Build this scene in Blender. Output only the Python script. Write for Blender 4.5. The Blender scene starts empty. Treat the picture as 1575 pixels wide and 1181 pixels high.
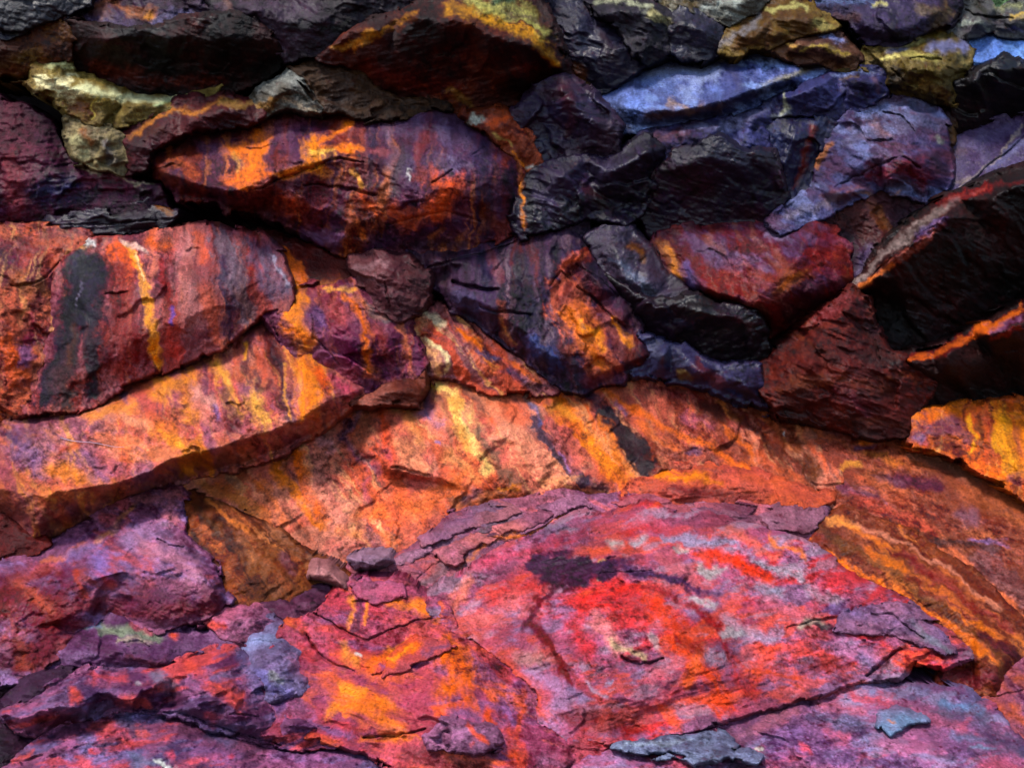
import bpy, math, random
import numpy as np
from mathutils.geometry import delaunay_2d_cdt
from mathutils import Vector

sc = bpy.context.scene
col_main = sc.collection

# ---------------------------------------------------------------- camera
CAM_Z = 1.6
W0, H0, LENS = 1575.0, 1181.0, 35.0
FPX = W0 * LENS / 36.0
cam_data = bpy.data.cameras.new('camera')
cam_data.lens = LENS
cam_data.sensor_width = 36.0
cam_data.sensor_fit = 'HORIZONTAL'
cam_data.clip_start = 0.05
cam_data.clip_end = 3000
cam = bpy.data.objects.new('camera', cam_data)
cam.location = (0, 0, CAM_Z)
cam.rotation_euler = (math.radians(90), 0, 0)
col_main.objects.link(cam)
sc.camera = cam

# ---------------------------------------------------------------- light
SUN_EL, SUN_AZ = 56.0, -36.0      # azimuth: degrees from straight behind the camera, negative = left
world = bpy.data.worlds.new('World')
sc.world = world
world.use_nodes = True
wn = world.node_tree
wn.nodes.clear()
sky = wn.nodes.new('ShaderNodeTexSky')
sky.sky_type = 'NISHITA'
sky.sun_disc = False
sky.sun_elevation = math.radians(SUN_EL)
bg = wn.nodes.new('ShaderNodeBackground')
bg.inputs['Strength'].default_value = 0.14
wo = wn.nodes.new('ShaderNodeOutputWorld')
wn.links.new(sky.outputs[0], bg.inputs[0])
wn.links.new(bg.outputs[0], wo.inputs[0])

sun_d = bpy.data.lights.new('sun', 'SUN')
sun_d.energy = 2.1
sun_d.angle = math.radians(14)
sun_d.color = (1.0, 0.95, 0.89)
sun = bpy.data.objects.new('sun', sun_d)
col_main.objects.link(sun)
az, el = math.radians(SUN_AZ), math.radians(SUN_EL)
to_sun = Vector((math.sin(az) * math.cos(el), -math.cos(az) * math.cos(el), math.sin(el)))
sun.rotation_euler = to_sun.to_track_quat('Z', 'Y').to_euler()
sun.location = (-4, -6, 9)
# sky rotation: Nishita's zero points to +Y, clockwise seen from above
sky.sun_rotation = math.atan2(to_sun.x, to_sun.y)

sc.view_settings.view_transform = 'Standard'
sc.view_settings.look = 'None'
sc.view_settings.gamma = 1.0
sc.view_settings.use_curve_mapping = False
sc.view_settings.exposure = 1.98
ALB = 0.34        # stain colours below are given as seen in full light; this brings them to base colours

# ---------------------------------------------------------------- helpers
def lin(c):
    c = np.asarray(c, float) / 255.0
    return np.where(c <= 0.04045, c / 12.92, ((c + 0.055) / 1.055) ** 2.4)

rng = np.random.default_rng(7)
TAB = rng.random((256, 256))
TA2 = rng.random((256, 256))
TA3 = rng.random((256, 256))

def vnoise(x, y, t=TAB):
    """smooth value noise, -1..1"""
    xi = np.floor(x); yi = np.floor(y)
    fx = x - xi; fy = y - yi
    fx = fx * fx * fx * (fx * (fx * 6 - 15) + 10)
    fy = fy * fy * fy * (fy * (fy * 6 - 15) + 10)
    xi = xi.astype(np.int64); yi = yi.astype(np.int64)
    x0 = xi & 255; x1 = (xi + 1) & 255; y0 = yi & 255; y1 = (yi + 1) & 255
    a = t[y0, x0]; b = t[y0, x1]; c = t[y1, x0]; d = t[y1, x1]
    v = (a + (b - a) * fx) * (1 - fy) + (c + (d - c) * fx) * fy
    return v * 2 - 1

def fbm(x, y, oct=4, gain=0.5, t=TAB):
    s = np.zeros_like(x); amp = 1.0; tot = 0
    for i in range(oct):
        ca, sa = math.cos(0.7 * i + .3), math.sin(0.7 * i + .3)
        f = 2.03 ** i
        s += amp * vnoise((x * ca - y * sa) * f + 17.3 * i, (x * sa + y * ca) * f + 5.1 * i, t)
        tot += amp; amp *= gain
    return s / tot * 1.5

def ridged(x, y, oct=3, t=TA2):
    s = np.zeros_like(x); amp = 1.0; tot = 0
    for i in range(oct):
        ca, sa = math.cos(0.9 * i + .2), math.sin(0.9 * i + .2)
        f = 2.1 ** i
        s += amp * (1 - 2 * np.abs(vnoise((x * ca - y * sa) * f + 9.3 * i, (x * sa + y * ca) * f + 3.7 * i, t)))
        tot += amp; amp *= 0.5
    return s / tot

def facets(x, y, k=20.0):
    """fractured stone: every cell of a jittered grid is a plane of its own tilt, the planes meeting in worn creases"""
    xi = np.floor(x).astype(np.int64); yi = np.floor(y).astype(np.int64)
    den = np.full(x.shape, 1e-9); h = np.zeros_like(x)
    for dy in (-1, 0, 1):
        for dx in (-1, 0, 1):
            cx = xi + dx; cy = yi + dy
            jx = TAB[cy & 255, cx & 255]; jy = TA2[cy & 255, cx & 255]; o = TA3[cy & 255, cx & 255]
            ex = x - cx - jx; ey = y - cy - jy
            g1 = TAB[(cy + 91) & 255, (cx + 37) & 255] - .5; g2 = TA2[(cy + 13) & 255, (cx + 71) & 255] - .5
            w = np.exp(-k * (ex * ex + ey * ey))
            h += w * (2.6 * (g1 * ex + g2 * ey) + .7 * (o - .5)); den += w
    return h / den

def smooth(e0, e1, x):
    t = np.clip((x - e0) / (e1 - e0), 0, 1)
    return t * t * (3 - 2 * t)

# base profile of the cliff: distance from the camera plane at each height in the picture; the foot is a slope
YS = np.arange(-1700, 2000, 2.0)
S0 = np.interp(YS, [-1700, -160, 0, 200, 350, 480, 600, 680, 760, 830, 900, 1000, 1181, 1340, 1700],
               [6.3, 6.05, 6.05, 6.0, 5.9, 5.75, 5.55, 5.35, 5.1, 4.85, 4.6, 4.25, 3.65, 3.2, 2.5])
ker = np.hanning(41); ker /= ker.sum()
S0 = np.convolve(np.pad(S0, 20, mode='edge'), ker, 'valid')
ZS = CAM_Z + (H0 / 2 - YS) / FPX * S0
ARC = np.concatenate([[0], np.cumsum(np.hypot(np.diff(S0), np.diff(ZS)))])

def base_s(y): return np.interp(y, YS, S0)
def base_b(y): return np.interp(y, YS, ARC)
def place(x, y, s):
    return np.stack([(x - W0 / 2) / FPX * s, s, CAM_Z + (H0 / 2 - y) / FPX * s], -1)

# ---------------------------------------------------------------- materials
def N(nt, typ, **kw):
    n = nt.nodes.new(typ)
    for k, v in kw.items():
        setattr(n, k, v)
    return n

def rock_material(name, rough_lo, rough_hi, spec, bump):
    m = bpy.data.materials.new(name)
    m.use_nodes = True
    nt = m.node_tree
    nt.nodes.clear()
    L = nt.links.new
    out = N(nt, 'ShaderNodeOutputMaterial')
    b = N(nt, 'ShaderNodeBsdfPrincipled')
    L(b.outputs[0], out.inputs[0])
    at = N(nt, 'ShaderNodeAttribute', attribute_name='stain')
    tc = N(nt, 'ShaderNodeTexCoord')
    n1 = N(nt, 'ShaderNodeTexNoise'); n1.inputs['Scale'].default_value = 95; n1.inputs['Detail'].default_value = 5; n1.inputs['Roughness'].default_value = .7
    L(tc.outputs['Object'], n1.inputs['Vector'])
    n2 = N(nt, 'ShaderNodeTexNoise'); n2.inputs['Scale'].default_value = 28; n2.inputs['Detail'].default_value = 6; n2.inputs['Roughness'].default_value = .65
    L(tc.outputs['Object'], n2.inputs['Vector'])
    # grain: small lighter and darker minerals
    r1 = N(nt, 'ShaderNodeMapRange'); r1.inputs['From Min'].default_value = .3; r1.inputs['From Max'].default_value = .7
    r1.inputs['To Min'].default_value = .5; r1.inputs['To Max'].default_value = 1.46
    L(n1.outputs['Fac'], r1.inputs['Value'])
    r2 = N(nt, 'ShaderNodeMapRange'); r2.inputs['From Min'].default_value = .3; r2.inputs['From Max'].default_value = .7
    r2.inputs['To Min'].default_value = .8; r2.inputs['To Max'].default_value = 1.18
    L(n2.outputs['Fac'], r2.inputs['Value'])
    mm = N(nt, 'ShaderNodeMath', operation='MULTIPLY'); L(r1.outputs[0], mm.inputs[0]); L(r2.outputs[0], mm.inputs[1])
    vm = N(nt, 'ShaderNodeVectorMath', operation='SCALE'); L(at.outputs['Color'], vm.inputs[0]); L(mm.outputs[0], vm.inputs['Scale'])
    # dark pits
    vo = N(nt, 'ShaderNodeTexVoronoi'); vo.inputs['Scale'].default_value = 60
    L(tc.outputs['Object'], vo.inputs['Vector'])
    pr = N(nt, 'ShaderNodeMapRange'); pr.inputs['From Min'].default_value = .08; pr.inputs['From Max'].default_value = .22
    pr.inputs['To Min'].default_value = 1; pr.inputs['To Max'].default_value = 0
    L(vo.outputs['Distance'], pr.inputs['Value'])
    pm = N(nt, 'ShaderNodeMapRange'); pm.inputs['From Min'].default_value = .47; pm.inputs['From Max'].default_value = .6
    L(n2.outputs['Fac'], pm.inputs['Value'])
    pit = N(nt, 'ShaderNodeMath', operation='MULTIPLY'); L(pr.outputs[0], pit.inputs[0]); L(pm.outputs[0], pit.inputs[1])
    mx = N(nt, 'ShaderNodeMix', data_type='RGBA', blend_type='MULTIPLY')
    L(pit.outputs[0], mx.inputs['Factor']); L(vm.outputs[0], mx.inputs['A']); mx.inputs['B'].default_value = (.22, .12, .16, 1)
    L(mx.outputs['Result'], b.inputs['Base Color'])
    rr = N(nt, 'ShaderNodeMapRange'); rr.inputs['To Min'].default_value = rough_lo; rr.inputs['To Max'].default_value = rough_hi
    rr.inputs['From Min'].default_value = .3; rr.inputs['From Max'].default_value = .7
    L(n2.outputs['Fac'], rr.inputs['Value']); L(rr.outputs[0], b.inputs['Roughness'])
    b.inputs['Specular IOR Level'].default_value = spec
    # relief too fine for the mesh
    hs = N(nt, 'ShaderNodeMath', operation='MULTIPLY_ADD'); L(n2.outputs['Fac'], hs.inputs[0]); hs.inputs[1].default_value = 1.6; L(n1.outputs['Fac'], hs.inputs[2])
    h2 = N(nt, 'ShaderNodeMath', operation='MULTIPLY_ADD'); L(pit.outputs[0], h2.inputs[0]); h2.inputs[1].default_value = -.6; L(hs.outputs[0], h2.inputs[2])
    n3 = N(nt, 'ShaderNodeTexNoise'); n3.inputs['Scale'].default_value = 4; n3.inputs['Detail'].default_value = 3
    L(tc.outputs['Object'], n3.inputs['Vector'])
    bs = N(nt, 'ShaderNodeMapRange'); bs.inputs['From Min'].default_value = .35; bs.inputs['From Max'].default_value = .65
    bs.inputs['To Min'].default_value = bump * .25; bs.inputs['To Max'].default_value = bump * 1.5
    L(n3.outputs['Fac'], bs.inputs['Value'])
    bp = N(nt, 'ShaderNodeBump'); L(bs.outputs[0], bp.inputs['Strength']); bp.inputs['Distance'].default_value = .012
    L(h2.outputs[0], bp.inputs['Height']); L(bp.outputs[0], b.inputs['Normal'])
    return m

M_ROCK = rock_material('stained_rock', .42, .7, .10, .6)
M_DARK = rock_material('varnished_dark_rock', .32, .58, .17, .4)

# ---------------------------------------------------------------- object plumbing
def tag(o, label=None, cat=None, group=None, kind=None):
    if label: o['label'] = label
    if cat: o['category'] = cat
    if group: o['group'] = group
    if kind: o['kind'] = kind

def link_mesh(name, co, quads, tris, colr, mat, origin):
    me = bpy.data.meshes.new(name)
    nv = len(co)
    me.vertices.add(nv)
    me.vertices.foreach_set('co', (co - origin).astype(np.float32).ravel())
    nq, nt = len(quads), len(tris)
    me.loops.add(nq * 4 + nt * 3)
    me.loops.foreach_set('vertex_index', np.concatenate([quads.ravel(), tris.ravel()]).astype(np.int32))
    me.polygons.add(nq + nt)
    ls = np.concatenate([np.arange(nq) * 4, nq * 4 + np.arange(nt) * 3]).astype(np.int32)
    me.polygons.foreach_set('loop_start', ls)
    me.polygons.foreach_set('use_smooth', np.ones(nq + nt, bool))
    me.update(calc_edges=True)
    if colr is not None:
        ca = me.color_attributes.new('stain', 'FLOAT_COLOR', 'POINT')
        ca.data.foreach_set('color', np.concatenate([colr, np.ones((nv, 1))], 1).astype(np.float32).ravel())
    me.materials.append(mat)
    o = bpy.data.objects.new(name, me)
    o.location = origin
    col_main.objects.link(o)
    return o

# ---------------------------------------------------------------- stone builder
STEP = 1.6
MARG = 7.0
BLOCKS = []
def pts(s, r):
    out = []
    for w in s.split():
        v = [float(q) for q in w.split(',')]
        out.append((v[0], v[1], v[2] if len(v) > 2 else r))
    return out

def B(name, label, poly, inner='', r=20, col=(120, 80, 80), col2=None, part_of=None, **k):
    b = dict(name=name, label=label, poly=pts(poly, r), inner=pts(inner, r), col=col, col2=col2 or col,
             part_of=part_of, strokes=[], cracks=[])
    b.update(k)
    BLOCKS.append(b)
    return b
def S(p, w, c, a=.85, w2=None, soft=1.0, brk=.5):
    """a mineral stain, or light painted as colour, on the stone defined last: polyline, half widths, colour, strength"""
    BLOCKS[-1]['strokes'].append((pts(p, 0), w, w if w2 is None else w2, c, a, soft, brk))
def C(p, w=2.2, d=2.5):
    """a crack across the stone defined last: polyline, half width px, depth cm"""
    if w < 1.5: return
    BLOCKS[-1]['cracks'].append((pts(p, 0), w, d))

def seg_dist(x, y, P, closed=False):
    """distance to a polyline, with the parameter (0..1 along its length) and value of r at the nearest point"""
    n = len(P)
    best = np.full(x.shape, 1e9); tt = np.zeros_like(x); rv = np.zeros_like(x)
    m = n if closed else n - 1
    if n == 1:
        return np.hypot(x - P[0][0], y - P[0][1]), tt, rv + P[0][2]
    for i in range(m):
        ax, ay, ar = P[i]; bx, by, br = P[(i + 1) % n]
        dx, dy = bx - ax, by - ay
        L2 = dx * dx + dy * dy + 1e-9
        t = np.clip(((x - ax) * dx + (y - ay) * dy) / L2, 0, 1)
        d = np.hypot(x - ax - t * dx, y - ay - t * dy)
        k = d < best
        best = np.where(k, d, best); tt = np.where(k, (i + t) / m, tt); rv = np.where(k, ar + t * (br - ar), rv)
    return best, tt, rv

def inside(x, y, P):
    c = np.zeros(x.shape, bool)
    n = len(P)
    for i in range(n):
        ax, ay, _ = P[i]; bx, by, _ = P[(i + 1) % n]
        if ay == by: continue
        c ^= ((ay > y) != (by > y)) & (x < (bx - ax) * (y - ay) / (by - ay) + ax)
    return c

def box_blur(a, m, r):
    """masked box blur, three passes"""
    if r < 1: return a
    w = m.astype(float); v = np.where(m, a, 0)
    for _ in range(2):
        for ax in (0, 1):
            for_ = []
            for q in (v, w):
                p = np.pad(q, [(r + 1, r) if i == ax else (0, 0) for i in (0, 1)])
                cs = np.cumsum(p, ax)
                n = q.shape[ax]
                for_.append(np.take(cs, np.arange(2 * r + 1, 2 * r + 1 + n), ax) - np.take(cs, np.arange(0, n), ax))
            v, w = for_
    return np.where(m, v / np.maximum(w, 1e-9), a)

def cells(x, y):
    """random offsets, constant over each cell of a jittered grid: gives broken, stepped outlines"""
    xi = np.floor(x).astype(np.int64); yi = np.floor(y).astype(np.int64)
    best = np.full(x.shape, 1e9); a = np.zeros_like(x); b = np.zeros_like(x)
    for dy in (-1, 0, 1):
        for dx in (-1, 0, 1):
            cx = xi + dx; cy = yi + dy
            d = (x - cx - TAB[cy & 255, cx & 255]) ** 2 + (y - cy - TA2[cy & 255, cx & 255]) ** 2
            m = d < best
            best = np.where(m, d, best)
            a = np.where(m, TA3[cy & 255, cx & 255] - .5, a); b = np.where(m, TA3[(cy + 50) & 255, (cx + 90) & 255] - .5, b)
    return a, b

FIELDS = {}
def build_block(b, idx):
    P = b['poly']
    if b['inner'] and b.get('on') is None:      # neighbouring stones of one rock face: rims stay close to the general surface
        mi = sum(p[2] for p in b['inner']) / len(b['inner'])
        fl_, cn = b.get('flat', .45), b.get('con', 1.0)
        P = [(p[0], p[1], p[2] + fl_ * (mi - p[2])) for p in P]
        b['inner'] = [(p[0], p[1], mi + cn * (p[2] - mi)) for p in b['inner']]
    xs = [p[0] for p in P]; ys = [p[1] for p in P]
    pad = MARG + 14
    i0, i1 = math.floor((min(xs) - pad) / STEP), math.ceil((max(xs) + pad) / STEP)
    j0, j1 = math.floor((min(ys) - pad) / STEP), math.ceil((max(ys) + pad) / STEP)
    gx, gy = np.meshgrid(np.arange(i0, i1 + 1) * STEP, np.arange(j0, j1 + 1) * STEP)
    wamp = b.get('warp', 1.0)
    # uneven outline: the same wander for every stone, so neighbours keep fitting together
    wx = gx + wamp * (6.0 * vnoise(gx / 55, gy / 55) + 1.8 * vnoise(gx / 13 + 40, gy / 13, TA2) + .6 * vnoise(gx / 5 + 7, gy / 5, TA3))
    wy = gy + wamp * (6.0 * vnoise(gx / 55 + 80, gy / 55 + 33) + 1.8 * vnoise(gx / 13, gy / 13 + 21, TA2) + .6 * vnoise(gx / 5, gy / 5 + 60, TA3))
    c1x, c1y = cells(gx / 44, gy / 32); c2x, c2y = cells(gx / 14 + 50, gy / 11)
    ja = b.get('jag', .35 if b.get('cat') else 1.0)
    ex_, ey_ = wx + ja * (9 * c1x + 3.2 * c2x), wy + ja * (9 * c1y + 3.2 * c2y)
    d, _, rv = seg_dist(ex_, ey_, P, True)
    ins = inside(ex_, ey_, P)
    sd = np.where(ins, d, -d) + b.get('grow', 1.0 if b.get('cat') else 2.0 if b['part_of'] is not None else 7.0 if b.get('tight') else 6.0)
    # relief, interpolated over the triangulated control points
    allp = P + b['inner']
    v2 = [Vector((p[0], p[1])) for p in allp]
    n = len(P)
    vo, _, fo, ov, _, _ = delaunay_2d_cdt(v2, [], [list(range(n))], 1, 1e-4)
    rr = [allp[o[0]][2] if o else b.get('r', 20) for o in ov]
    rel = rv.copy()
    for f in fo:
        for q in range(1, len(f) - 1):
            ia, ib, ic = f[0], f[q], f[q + 1]
            (ax, ay), (bx, by), (cx, cy) = vo[ia], vo[ib], vo[ic]
            det = (by - cy) * (ax - cx) + (cx - bx) * (ay - cy)
            if abs(det) < 1e-6: continue
            u0 = max(0, int((min(ax, bx, cx) - 14) / STEP) - i0 - 1); u1 = int((max(ax, bx, cx) + 14) / STEP) - i0 + 2
            t0 = max(0, int((min(ay, by, cy) - 14) / STEP) - j0 - 1); t1 = int((max(ay, by, cy) + 14) / STEP) - j0 + 2
            X = wx[t0:t1, u0:u1]; Y = wy[t0:t1, u0:u1]
            la = ((by - cy) * (X - cx) + (cx - bx) * (Y - cy)) / det
            lb = ((cy - ay) * (X - cx) + (ax - cx) * (Y - cy)) / det
            lc = 1 - la - lb
            k = (la >= -1e-6) & (lb >= -1e-6) & (lc >= -1e-6)
            rel[t0:t1, u0:u1][k] = (la * rr[ia] + lb * rr[ib] + lc * rr[ic])[k]
    m = sd > -MARG
    sm = b.get('sm', 4)
    rel = box_blur(rel, m, int(sm / STEP))
    # a stone lying on another takes its surface as a base
    s0 = base_s(gy)
    rel0 = 0
    if b.get('on') is not None:
        I0, J0, R = FIELDS[b['on']]
        jj = np.clip(np.arange(j0, j1 + 1) - J0, 0, R.shape[0] - 1); ii = np.clip(np.arange(i0, i1 + 1) - I0, 0, R.shape[1] - 1)
        rel0 = R[np.ix_(jj, ii)]
    rel = rel + rel0
    FIELDS[b.get('key', idx)] = (i0, j0, rel)
    # surface coordinates in metres, shifted per stone
    ox, oy = (idx * 3.77) % 61, (idx * 5.31) % 53
    A = (gx - W0 / 2) / FPX * s0 + ox; Bq = base_b(gy) + oy
    Am, Bm = A[m], Bq[m]
    fa, fb_, fo_, an = b.get('fac', 1.6) * (1.25 if b.get('dark') else 1.3), b.get('fb', 1.0) * (.7 if b.get('dark') else .9), b.get('fol', 0.8) * .55, math.radians(b.get('ang', -15))
    ca, sa = math.cos(an), math.sin(an)
    U = Am * ca - Bm * sa; V = Am * sa + Bm * ca              # along / across the foliation
    wob = .05 * fbm(Am * 6, Bm * 6, 3)
    disp = np.zeros_like(Am)
    disp += fa * (facets(U * 3.2 + wob * 6, V * 5.0 + wob * 6) * 1.7 + facets(U * 9 + 31 + wob * 5, V * 13 + 7 + wob * 9) * .42
                  + facets(U * 24 + 11 + wob * 9, V * 34 + 3 + wob * 9) * .17)
    disp += fb_ * (fbm(Am * 5, Bm * 5, 6, .55) * 1.5 + .22 * ridged(Am * 14, Bm * 14, 3) + .42 * fbm(Am * 45, Bm * 45, 3, .7))
    disp += fo_ * (ridged(U * 4, V * 26, 3) * .8 + .5 * fbm(U * 9, V * 60, 3, t=TA3))
    D = np.zeros_like(gx); D[m] = disp
    D = box_blur(D, m, 1) if b.get('soft', 0) else D
    for p, w, dep in b['cracks']:
        cd, ct, _ = seg_dist(wx, wy, p)
        ww = w * (1 - .45 * np.abs(2 * ct - 1)) * (1 + .4 * vnoise(gx / 11, gy / 11))
        D -= dep * np.exp(-(cd / np.maximum(ww, .4)) ** 2)
    # rounded rim, then sides that run back into the cliff
    tight = b.get('tight', 0)
    w, R = b.get('w', 3.0 if tight else 4.0), b.get('R', .5 if tight else .9)
    w = w * (1 + .5 * vnoise(gx / 30 + idx, gy / 30))
    q = np.clip(1 - sd / w, 0, 1)
    rim = -R * (1 - np.sqrt(np.maximum(1 - q * q, 0)))
    rim = np.where(sd < 0, -R + sd * b.get('dive', 1.5 if tight else 2.6), rim)
    s = s0 - (rel + D + rim) / 100.0
    # mesh
    ids = -np.ones(m.shape, np.int64)
    ids[m] = np.arange(m.sum())
    q4 = np.stack([ids[:-1, :-1], ids[1:, :-1], ids[1:, 1:], ids[:-1, 1:]], -1).reshape(-1, 4)
    q4 = q4[(q4 >= 0).all(1)]
    co = place(gx[m], gy[m], s[m])
    # colours
    X, Y = gx[m], gy[m]
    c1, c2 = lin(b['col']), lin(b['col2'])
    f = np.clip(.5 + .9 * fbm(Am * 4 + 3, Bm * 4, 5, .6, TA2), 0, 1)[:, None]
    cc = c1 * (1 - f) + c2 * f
    cwx = X + 7 * vnoise(X / 34 + 11, Y / 34) + 4 * vnoise(X / 11, Y / 11 + 9, TA2) + 1.8 * vnoise(X / 4, Y / 4, TA3)
    cwy = Y + 7 * vnoise(X / 34, Y / 34 + 50) + 4 * vnoise(X / 11 + 5, Y / 11, TA2) + 1.8 * vnoise(X / 4 + 9, Y / 4, TA3)
    for q, (c, amp, fr) in enumerate(b.get('pal', ())):
        n_ = fbm(U * fr * .6 + 13 * q, V * fr * 1.3 + 7 * q, 6, .62, (TAB, TA2, TA3)[q % 3])
        al = amp * smooth(.12, .5, n_)[:, None]
        cc = cc * (1 - al) + lin(c) * al
    if 'flow' in b:
        fang, famp = b['flow'][:2]
        fl_l, fl_d, fl_m = b.get('flowc', ((246, 186, 104), (62, 42, 46), (206, 78, 34)))
        fx, fy = math.cos(math.radians(fang)), math.sin(math.radians(fang))
        bend = 10 * vnoise(X / 120, Y / 120 + idx)
        uu = (cwx * fx + cwy * fy) / 150; vv = (-cwx * fy + cwy * fx + bend)
        f1 = fbm(uu + idx, vv / 15, 5, .68, TA2); f2 = fbm(uu * 1.4 + 9, vv / 10 + 40, 5, .68, TA3); f3 = fbm(uu * .8 + 30, vv / 30 + 11, 4, .6, TAB)
        for f_, c, lo in ((f3, fl_m, .1), (f1, fl_l, .22), (f2, fl_d, .2)):
            al = min(1, 1.15 * famp) * smooth(lo, lo + .45, f_)[:, None]
            cc = cc * (1 - al) + lin(c) * al
    nb = fbm(Am * 22, Bm * 16, 5, .68, TA3)
    for p, w0, w2, c, a, soft, brk in b['strokes']:
        wm = max(w0, w2) * 1.7 + 16
        px = [v[0] for v in p]; py = [v[1] for v in p]
        k = np.nonzero((X > min(px) - wm) & (X < max(px) + wm) & (Y > min(py) - wm) & (Y < max(py) + wm))[0]
        if not len(k): continue
        dd, t, _ = seg_dist(cwx[k], cwy[k], p)
        # run-off lines along the stain
        dx_, dy_ = px[-1] - px[0], py[-1] - py[0]
        ln = math.hypot(dx_, dy_)
        if ln > 2.2 * max(w0, w2):
            dx_, dy_ = dx_ / ln, dy_ / ln
            uu = (cwx[k] * dx_ + cwy[k] * dy_) / 95.0; vv = (-cwx[k] * dy_ + cwy[k] * dx_) / 7.0
            fl = .75 * fbm(uu + 3, vv + idx, 4, .6)
        else:
            fl = 0
        e = dd / (w0 + (w2 - w0) * t) + brk * (.8 * nb[k] + 1.3 * fl)
        al = a * (1 - smooth(1 - soft, 1 + soft * .35, e))
        cc[k] = cc[k] * (1 - al[:, None]) + lin(c) * al[:, None]
    # patchy bleaching and dark mineral film
    if not b.get('dark'):
        pb = np.clip(fbm(Am * 9 + 5, Bm * 7 + 2, 6, .66, TA3) * 1.5 - .35, 0, 1)[:, None] * .5
        lf = cc @ np.array([.3, .55, .15])
        cc = cc * (1 - pb) + np.minimum(cc * 1.25 + .10 * lf[:, None], .95) * pb
        pd = .8 * np.clip(fbm(Am * 11 + 55, Bm * 8 + 22, 6, .68, TAB) * 1.6 - .5, 0, 1)[:, None] * .62
        cc = cc * (1 - pd) + (cc * .35 + .12 * lf[:, None] * np.array([.62, .30, .62])) * pd
    # tone of the grain: fine mottling, run-off streaks
    gv = .25 + 1.0 * smooth(-.35, .5, fbm(Am * 3.1 + 70, Bm * 3.1, 3, .5, TA3))
    g = 1 + .66 * gv * fbm(Am * 34, Bm * 34, 5, .8) + .16 * fbm(Am * 4 + 9, Bm * 4, 3)
    st = b.get('streak', .12)
    g += st * fbm(Am * 26 + .5 * Bm, Bm * 2.2, 4, .6, TA2)
    g = np.clip(g, .25, 1.9)
    sp = np.clip(fbm(Am * 55, Bm * 55, 3, .7, TA2) - .55, 0, .5) * b.get('speck', .9)      # rust specks
    cc = cc * g[:, None]
    cc = cc * (1 - sp[:, None]) + lin(b.get('speckc', (90, 25, 30))) * sp[:, None]
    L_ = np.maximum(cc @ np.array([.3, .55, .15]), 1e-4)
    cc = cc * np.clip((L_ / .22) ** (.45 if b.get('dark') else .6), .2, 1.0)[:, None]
    lum = cc @ np.array([.3, .55, .15])
    cc = np.maximum(lum[:, None] + (cc - lum[:, None]) * (1.08 + .75 * (1 - smooth(.015, .12, lum)))[:, None], .0005)
    ratio = cc[:, 1] / np.maximum(cc[:, 0], 1e-4)
    wr = np.clip((cc[:, 0] - cc[:, 2]) / np.maximum(cc[:, 0], 1e-4), 0, 1) * (1 - smooth(.42, .62, ratio)) * smooth(.05, .16, ratio)
    cc[:, 1] *= 1 - .13 * wr          # iron stains: rust rather than yellow
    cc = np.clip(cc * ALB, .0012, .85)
    # sides carried further back into the cliff
    e = np.concatenate([q4[:, [0, 1]], q4[:, [1, 2]], q4[:, [2, 3]], q4[:, [3, 0]]])
    key = np.sort(e, 1); key = key[:, 0] * (len(co) + 1) + key[:, 1]
    _, inv, cnt = np.unique(key, return_inverse=True, return_counts=True)
    be = e[cnt[inv] == 1]
    used = np.unique(q4)
    cen = co[used].mean(0)
    bv = np.unique(be)
    back = co[bv].copy(); back[:, 1] += .04 if b['part_of'] is not None else .22
    mp = np.zeros(len(co), np.int64); mp[bv] = np.arange(len(bv)) + len(co)
    q4 = np.concatenate([q4, np.stack([be[:, 1], be[:, 0], mp[be[:, 0]], mp[be[:, 1]]], -1)])
    co = np.concatenate([co, back]); cc = np.concatenate([cc, cc[bv]])
    tris = np.zeros((0, 3), np.int64)
    used = np.unique(q4)
    remap = -np.ones(len(co), np.int64)
    remap[used] = np.arange(len(used))
    origin = np.array([cen[0], co[used][:, 1].mean(), co[used][:, 2].min()])
    o = link_mesh(b['name'], co[used], remap[q4], remap[tris], cc[used], M_DARK if b.get('dark') else M_ROCK, origin)
    b['obj'] = o
    b['field'] = (i0, j0, s)
    return o

# ================================================================ THE STONES
# outlines and relief (cm towards the camera from the base profile of the cliff), colours as in full light

# ---------------------------------------------------------------- upper left
B('rock_block', 'almost black rock in the top left corner, above the tan wedge',
  '-160,-160 142,-160 132,8,22 92,30,25 62,40,30 0,62,30 -160,70', '40,10,40 -60,20,40', r=15, col=(44, 34, 46), col2=(30, 26, 40), dark=1)
B('rock_wedge', 'dim tan brown wedge of rock at the left edge near the top',
  '-160,74,38 0,64,36 66,36,30 90,34,30 108,62,26 112,92,20 62,108,12 52,122,8 0,118,8 -160,112,8', '0,85,34 60,82,28', r=20,
  col=(132, 100, 52), col2=(92, 60, 34), fol=1.2)
S('0,110 70,100', 10, (120, 66, 28), .7)
B('rock_block', 'purple rock with rusty spots at the top edge, left of centre',
  '92,28,12 133,6,10 142,-160,0 332,-160,0 316,0,20 310,30,25 246,40,28 216,48,28 200,40,28 150,37,28 141,44,22', '200,10,24 260,15,24', r=15,
  col=(98, 82, 108), col2=(70, 52, 64), fol=1.3)
S('150,8 190,12 232,22', 8, (170, 100, 45), .8); S('226,22 236,26', 4, (235, 160, 60), .9); S('140,18 170,26', 10, (120, 80, 50), .7)
S('240,30 300,28', 9, (120, 112, 150), .7)
B('rock_block', 'dark brown overhanging rock above the pale yellow ledge',
  '142,45,40 215,51,44 311,33,48 336,30,45 376,29,45 416,62,38 438,84,25 400,122,6 330,140,2 260,151,0 180,146,0 150,122,4 112,96,12 108,62,26 90,34,30', '160,60,44 260,60,48 350,55,46 240,110,18', r=30,
  flat=.1, col=(74, 38, 24), col2=(40, 24, 24), fol=1.2)
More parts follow.
